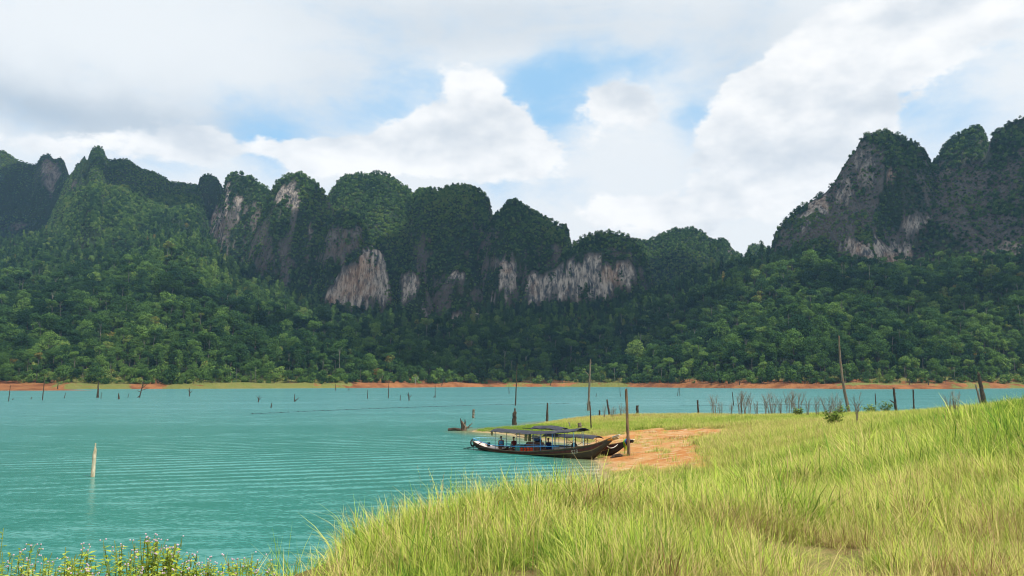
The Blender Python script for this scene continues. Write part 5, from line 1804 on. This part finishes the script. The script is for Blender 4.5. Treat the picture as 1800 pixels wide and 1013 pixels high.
# flowering weeds at the lower left, close to the camera
M_weed = leaf_mat('weed_leaves', [(0.0, (0.18, 0.28, 0.03)), (0.5, (0.40, 0.50, 0.06)), (1.0, (0.60, 0.62, 0.13))], 'rand', 0.35, 0.9, up=1.1)
M_flower = simple('lilac_flower_heads', (0.52, 0.40, 0.47), 0.9, 0.1, 0, 0.2, 20.0)
M_stem = simple('green_stems', (0.20, 0.24, 0.05), 0.8, 0.1, 0, 0.3, 9.0)
def weed(loc, r, hmin, hmax, n, flowers, leaf, label):
    root = empty('flowering_weed' if flowers else 'leafy_weed', loc)
    tag(root, label, 'weed', 'weeds on the near bank at the lower left')
    st_b, lf, fl = MB(), MB(), MB()
    for _ in range(n):
        a_, rr = random.uniform(0, 6.28), r * math.sqrt(random.random())
        x, y = math.cos(a_) * rr, math.sin(a_) * rr
        h = random.uniform(hmin, hmax) * (1.1 - .35 * (rr / r) ** 2)
        lean = Vector((x, y, 0)) * random.uniform(.1, .45) + Vector((random.gauss(0, .05), random.gauss(0, .05), 0))
        base, mid, top = Vector((x, y, -.1)), Vector((x, y, h * .5)) + lean * .35, Vector((x, y, h)) + lean
        st_b.tube([base, mid, top], [.006, .005, .003], 4)
        for q in range(24):
            f = random.uniform(.35, .98)
            c = base.lerp(mid, f * 2) if f < .5 else mid.lerp(top, f * 2 - 1)
            az_ = random.uniform(0, 6.28)
            d = Vector((math.cos(az_), math.sin(az_), random.uniform(-.2, .6))).normalized()
            sd = d.cross(Vector((0, 0, 1))).normalized()
            l_ = leaf * random.uniform(.6, 1.3) * (1.2 - .6 * f)
            lf.add([c, c + d * l_ * .5 + sd * l_ * .24, c + d * l_ - Vector((0, 0, l_ * .15)), c + d * l_ * .5 - sd * l_ * .24], [(0, 1, 2, 3)])
        if flowers:
            for q in range(random.choice([0, 1, 1, 2])):
                o_ = Vector((random.gauss(0, .035), random.gauss(0, .035), random.uniform(-.02, .05)))
                e = top + o_
                st_b.tube([top - Vector((0, 0, .06)), e], [.003, .002], 3)
                for w_ in range(random.randint(1, 2)):
                    fl.ball(e + Vector((random.gauss(0, .010), random.gauss(0, .010), random.gauss(0, .006))), (.0085, .0085, .007), 5, 3)
    st_b.build('stems', M_stem, root)
    lf.build('leaves', M_weed, root)
    if flowers:
        f_ = fl.build('flowers', M_flower, root)
        f_['kind'] = 'stuff'


def bankp(u, Y):
    x = a_of(u) * Y
    return (x, Y, float(ground_z(x, Y)))


def weed_h(u, v, Y):
    return at_y(u, v, Y)[2] - bankp(u, Y)[2]


WEEDS = [(-20, 945, 7.2, .55, 55, 1, 'broad lilac flowering weed clump cut off by the left frame edge'), (95, 968, 7.0, .42, 60, 1, 'lilac flowering weed right beside the clump at the left frame edge'), (168, 975, 7.3, .20, 22, 0, 'small leafy weed without flowers between the two big flowering clumps'),
         (268, 952, 7.2, .38, 95, 1, 'dense rounded lilac flowering weed clump in the lower left'), (345, 985, 7.4, .22, 16, 1, 'sparse flowering stems right of the dense rounded clump'), (425, 972, 7.3, .30, 36, 1, 'loose flowering weed clump left of the grass edge')]
for u, v, Y, r, n, fl, lab in WEEDS:
    h = weed_h(u, v, Y)
    weed(bankp(u, Y), r, h * .72, h * 1.0, n, fl, .085 if fl else .13, lab)

# ------------------------------------------------------------------ clouds that shade parts of the mountains (above the frame), and the air
M_cloud, N = new_mat('cloud_white')
finish(N, (0.85, 0.86, 0.88), 1.0, None, 0.0)


def shade_cloud(u, v, D, rx, ry, seed, label, alt=1500):
    tgt = Vector(at_y(u, v, D))
    c = tgt + SUN_TO * ((alt - tgt.z) / SUN_TO.z)
    nu, nv = 72, 28
    rs = np.random.default_rng(seed)
    lump = [(rs.uniform(0, 6.28), rs.uniform(.5, 1.0), rs.uniform(.25, .5)) for _ in range(16)]
    rows = []
    for j in range(nv + 1):
        ph = math.pi * j / nv
        r = []
        for i in range(nu + 1):
            t = 2 * math.pi * (i % nu) / nu
            d = Vector((math.sin(ph) * math.cos(t), math.sin(ph) * math.sin(t), math.cos(ph)))
            k_ = .72
            for la, lr, ls in lump:
                q = Vector((math.cos(la) * lr, math.sin(la) * lr, .25))
                k_ += .34 * math.exp(-((d - q.normalized()).length / ls) ** 2)
            k_ += .25 * float(fbm(np.array(d.x * 4 + seed), np.array(d.y * 4 + d.z * 3), 4))
            r.append((d.x * rx * k_, d.y * ry * k_, d.z * (90 if d.z > 0 else 35) * k_))
        rows.append(r)
    mb = MB()
    mb.grid(rows)
    o = mb.build('cloud', M_cloud, None, True)
    o.location = c
    tag(o, label, None, None, 'structure')


for i, (u, v, D, rx, ry) in enumerate([(900, 440, 1500, 270, 210), (1130, 470, 1500, 230, 190), (800, 600, 1080, 250, 120), (930, 560, 1250, 200, 120), (60, 320, 1900, 150, 180), (275, 350, 1720, 140, 110), (1545, 330, 1300, 250, 110), (1560, 450, 1240, 200, 90), (1740, 560, 1000, 130, 90), (560, 470, 1420, 120, 90)]):
    shade_cloud(u, v, D, rx, ry, 11 + i, 'white cumulus cloud drifting above the mountains')

mb = MB()
mb.box((0, 1050, 345), (7200, 3100, 706))
hz, N = new_mat('lake_air')
pv = N.new('ShaderNodeVolumePrincipled')
pv.inputs['Color'].default_value = (0.34, 0.62, 1.0, 1)
pv.inputs['Density'].default_value = 0.00006
o_ = N.new('ShaderNodeOutputMaterial')
hz.node_tree.links.new(pv.outputs[0], o_.inputs['Volume'])
tag(mb.build('haze', hz), 'thin bluish air over the lake', None, None, 'stuff')
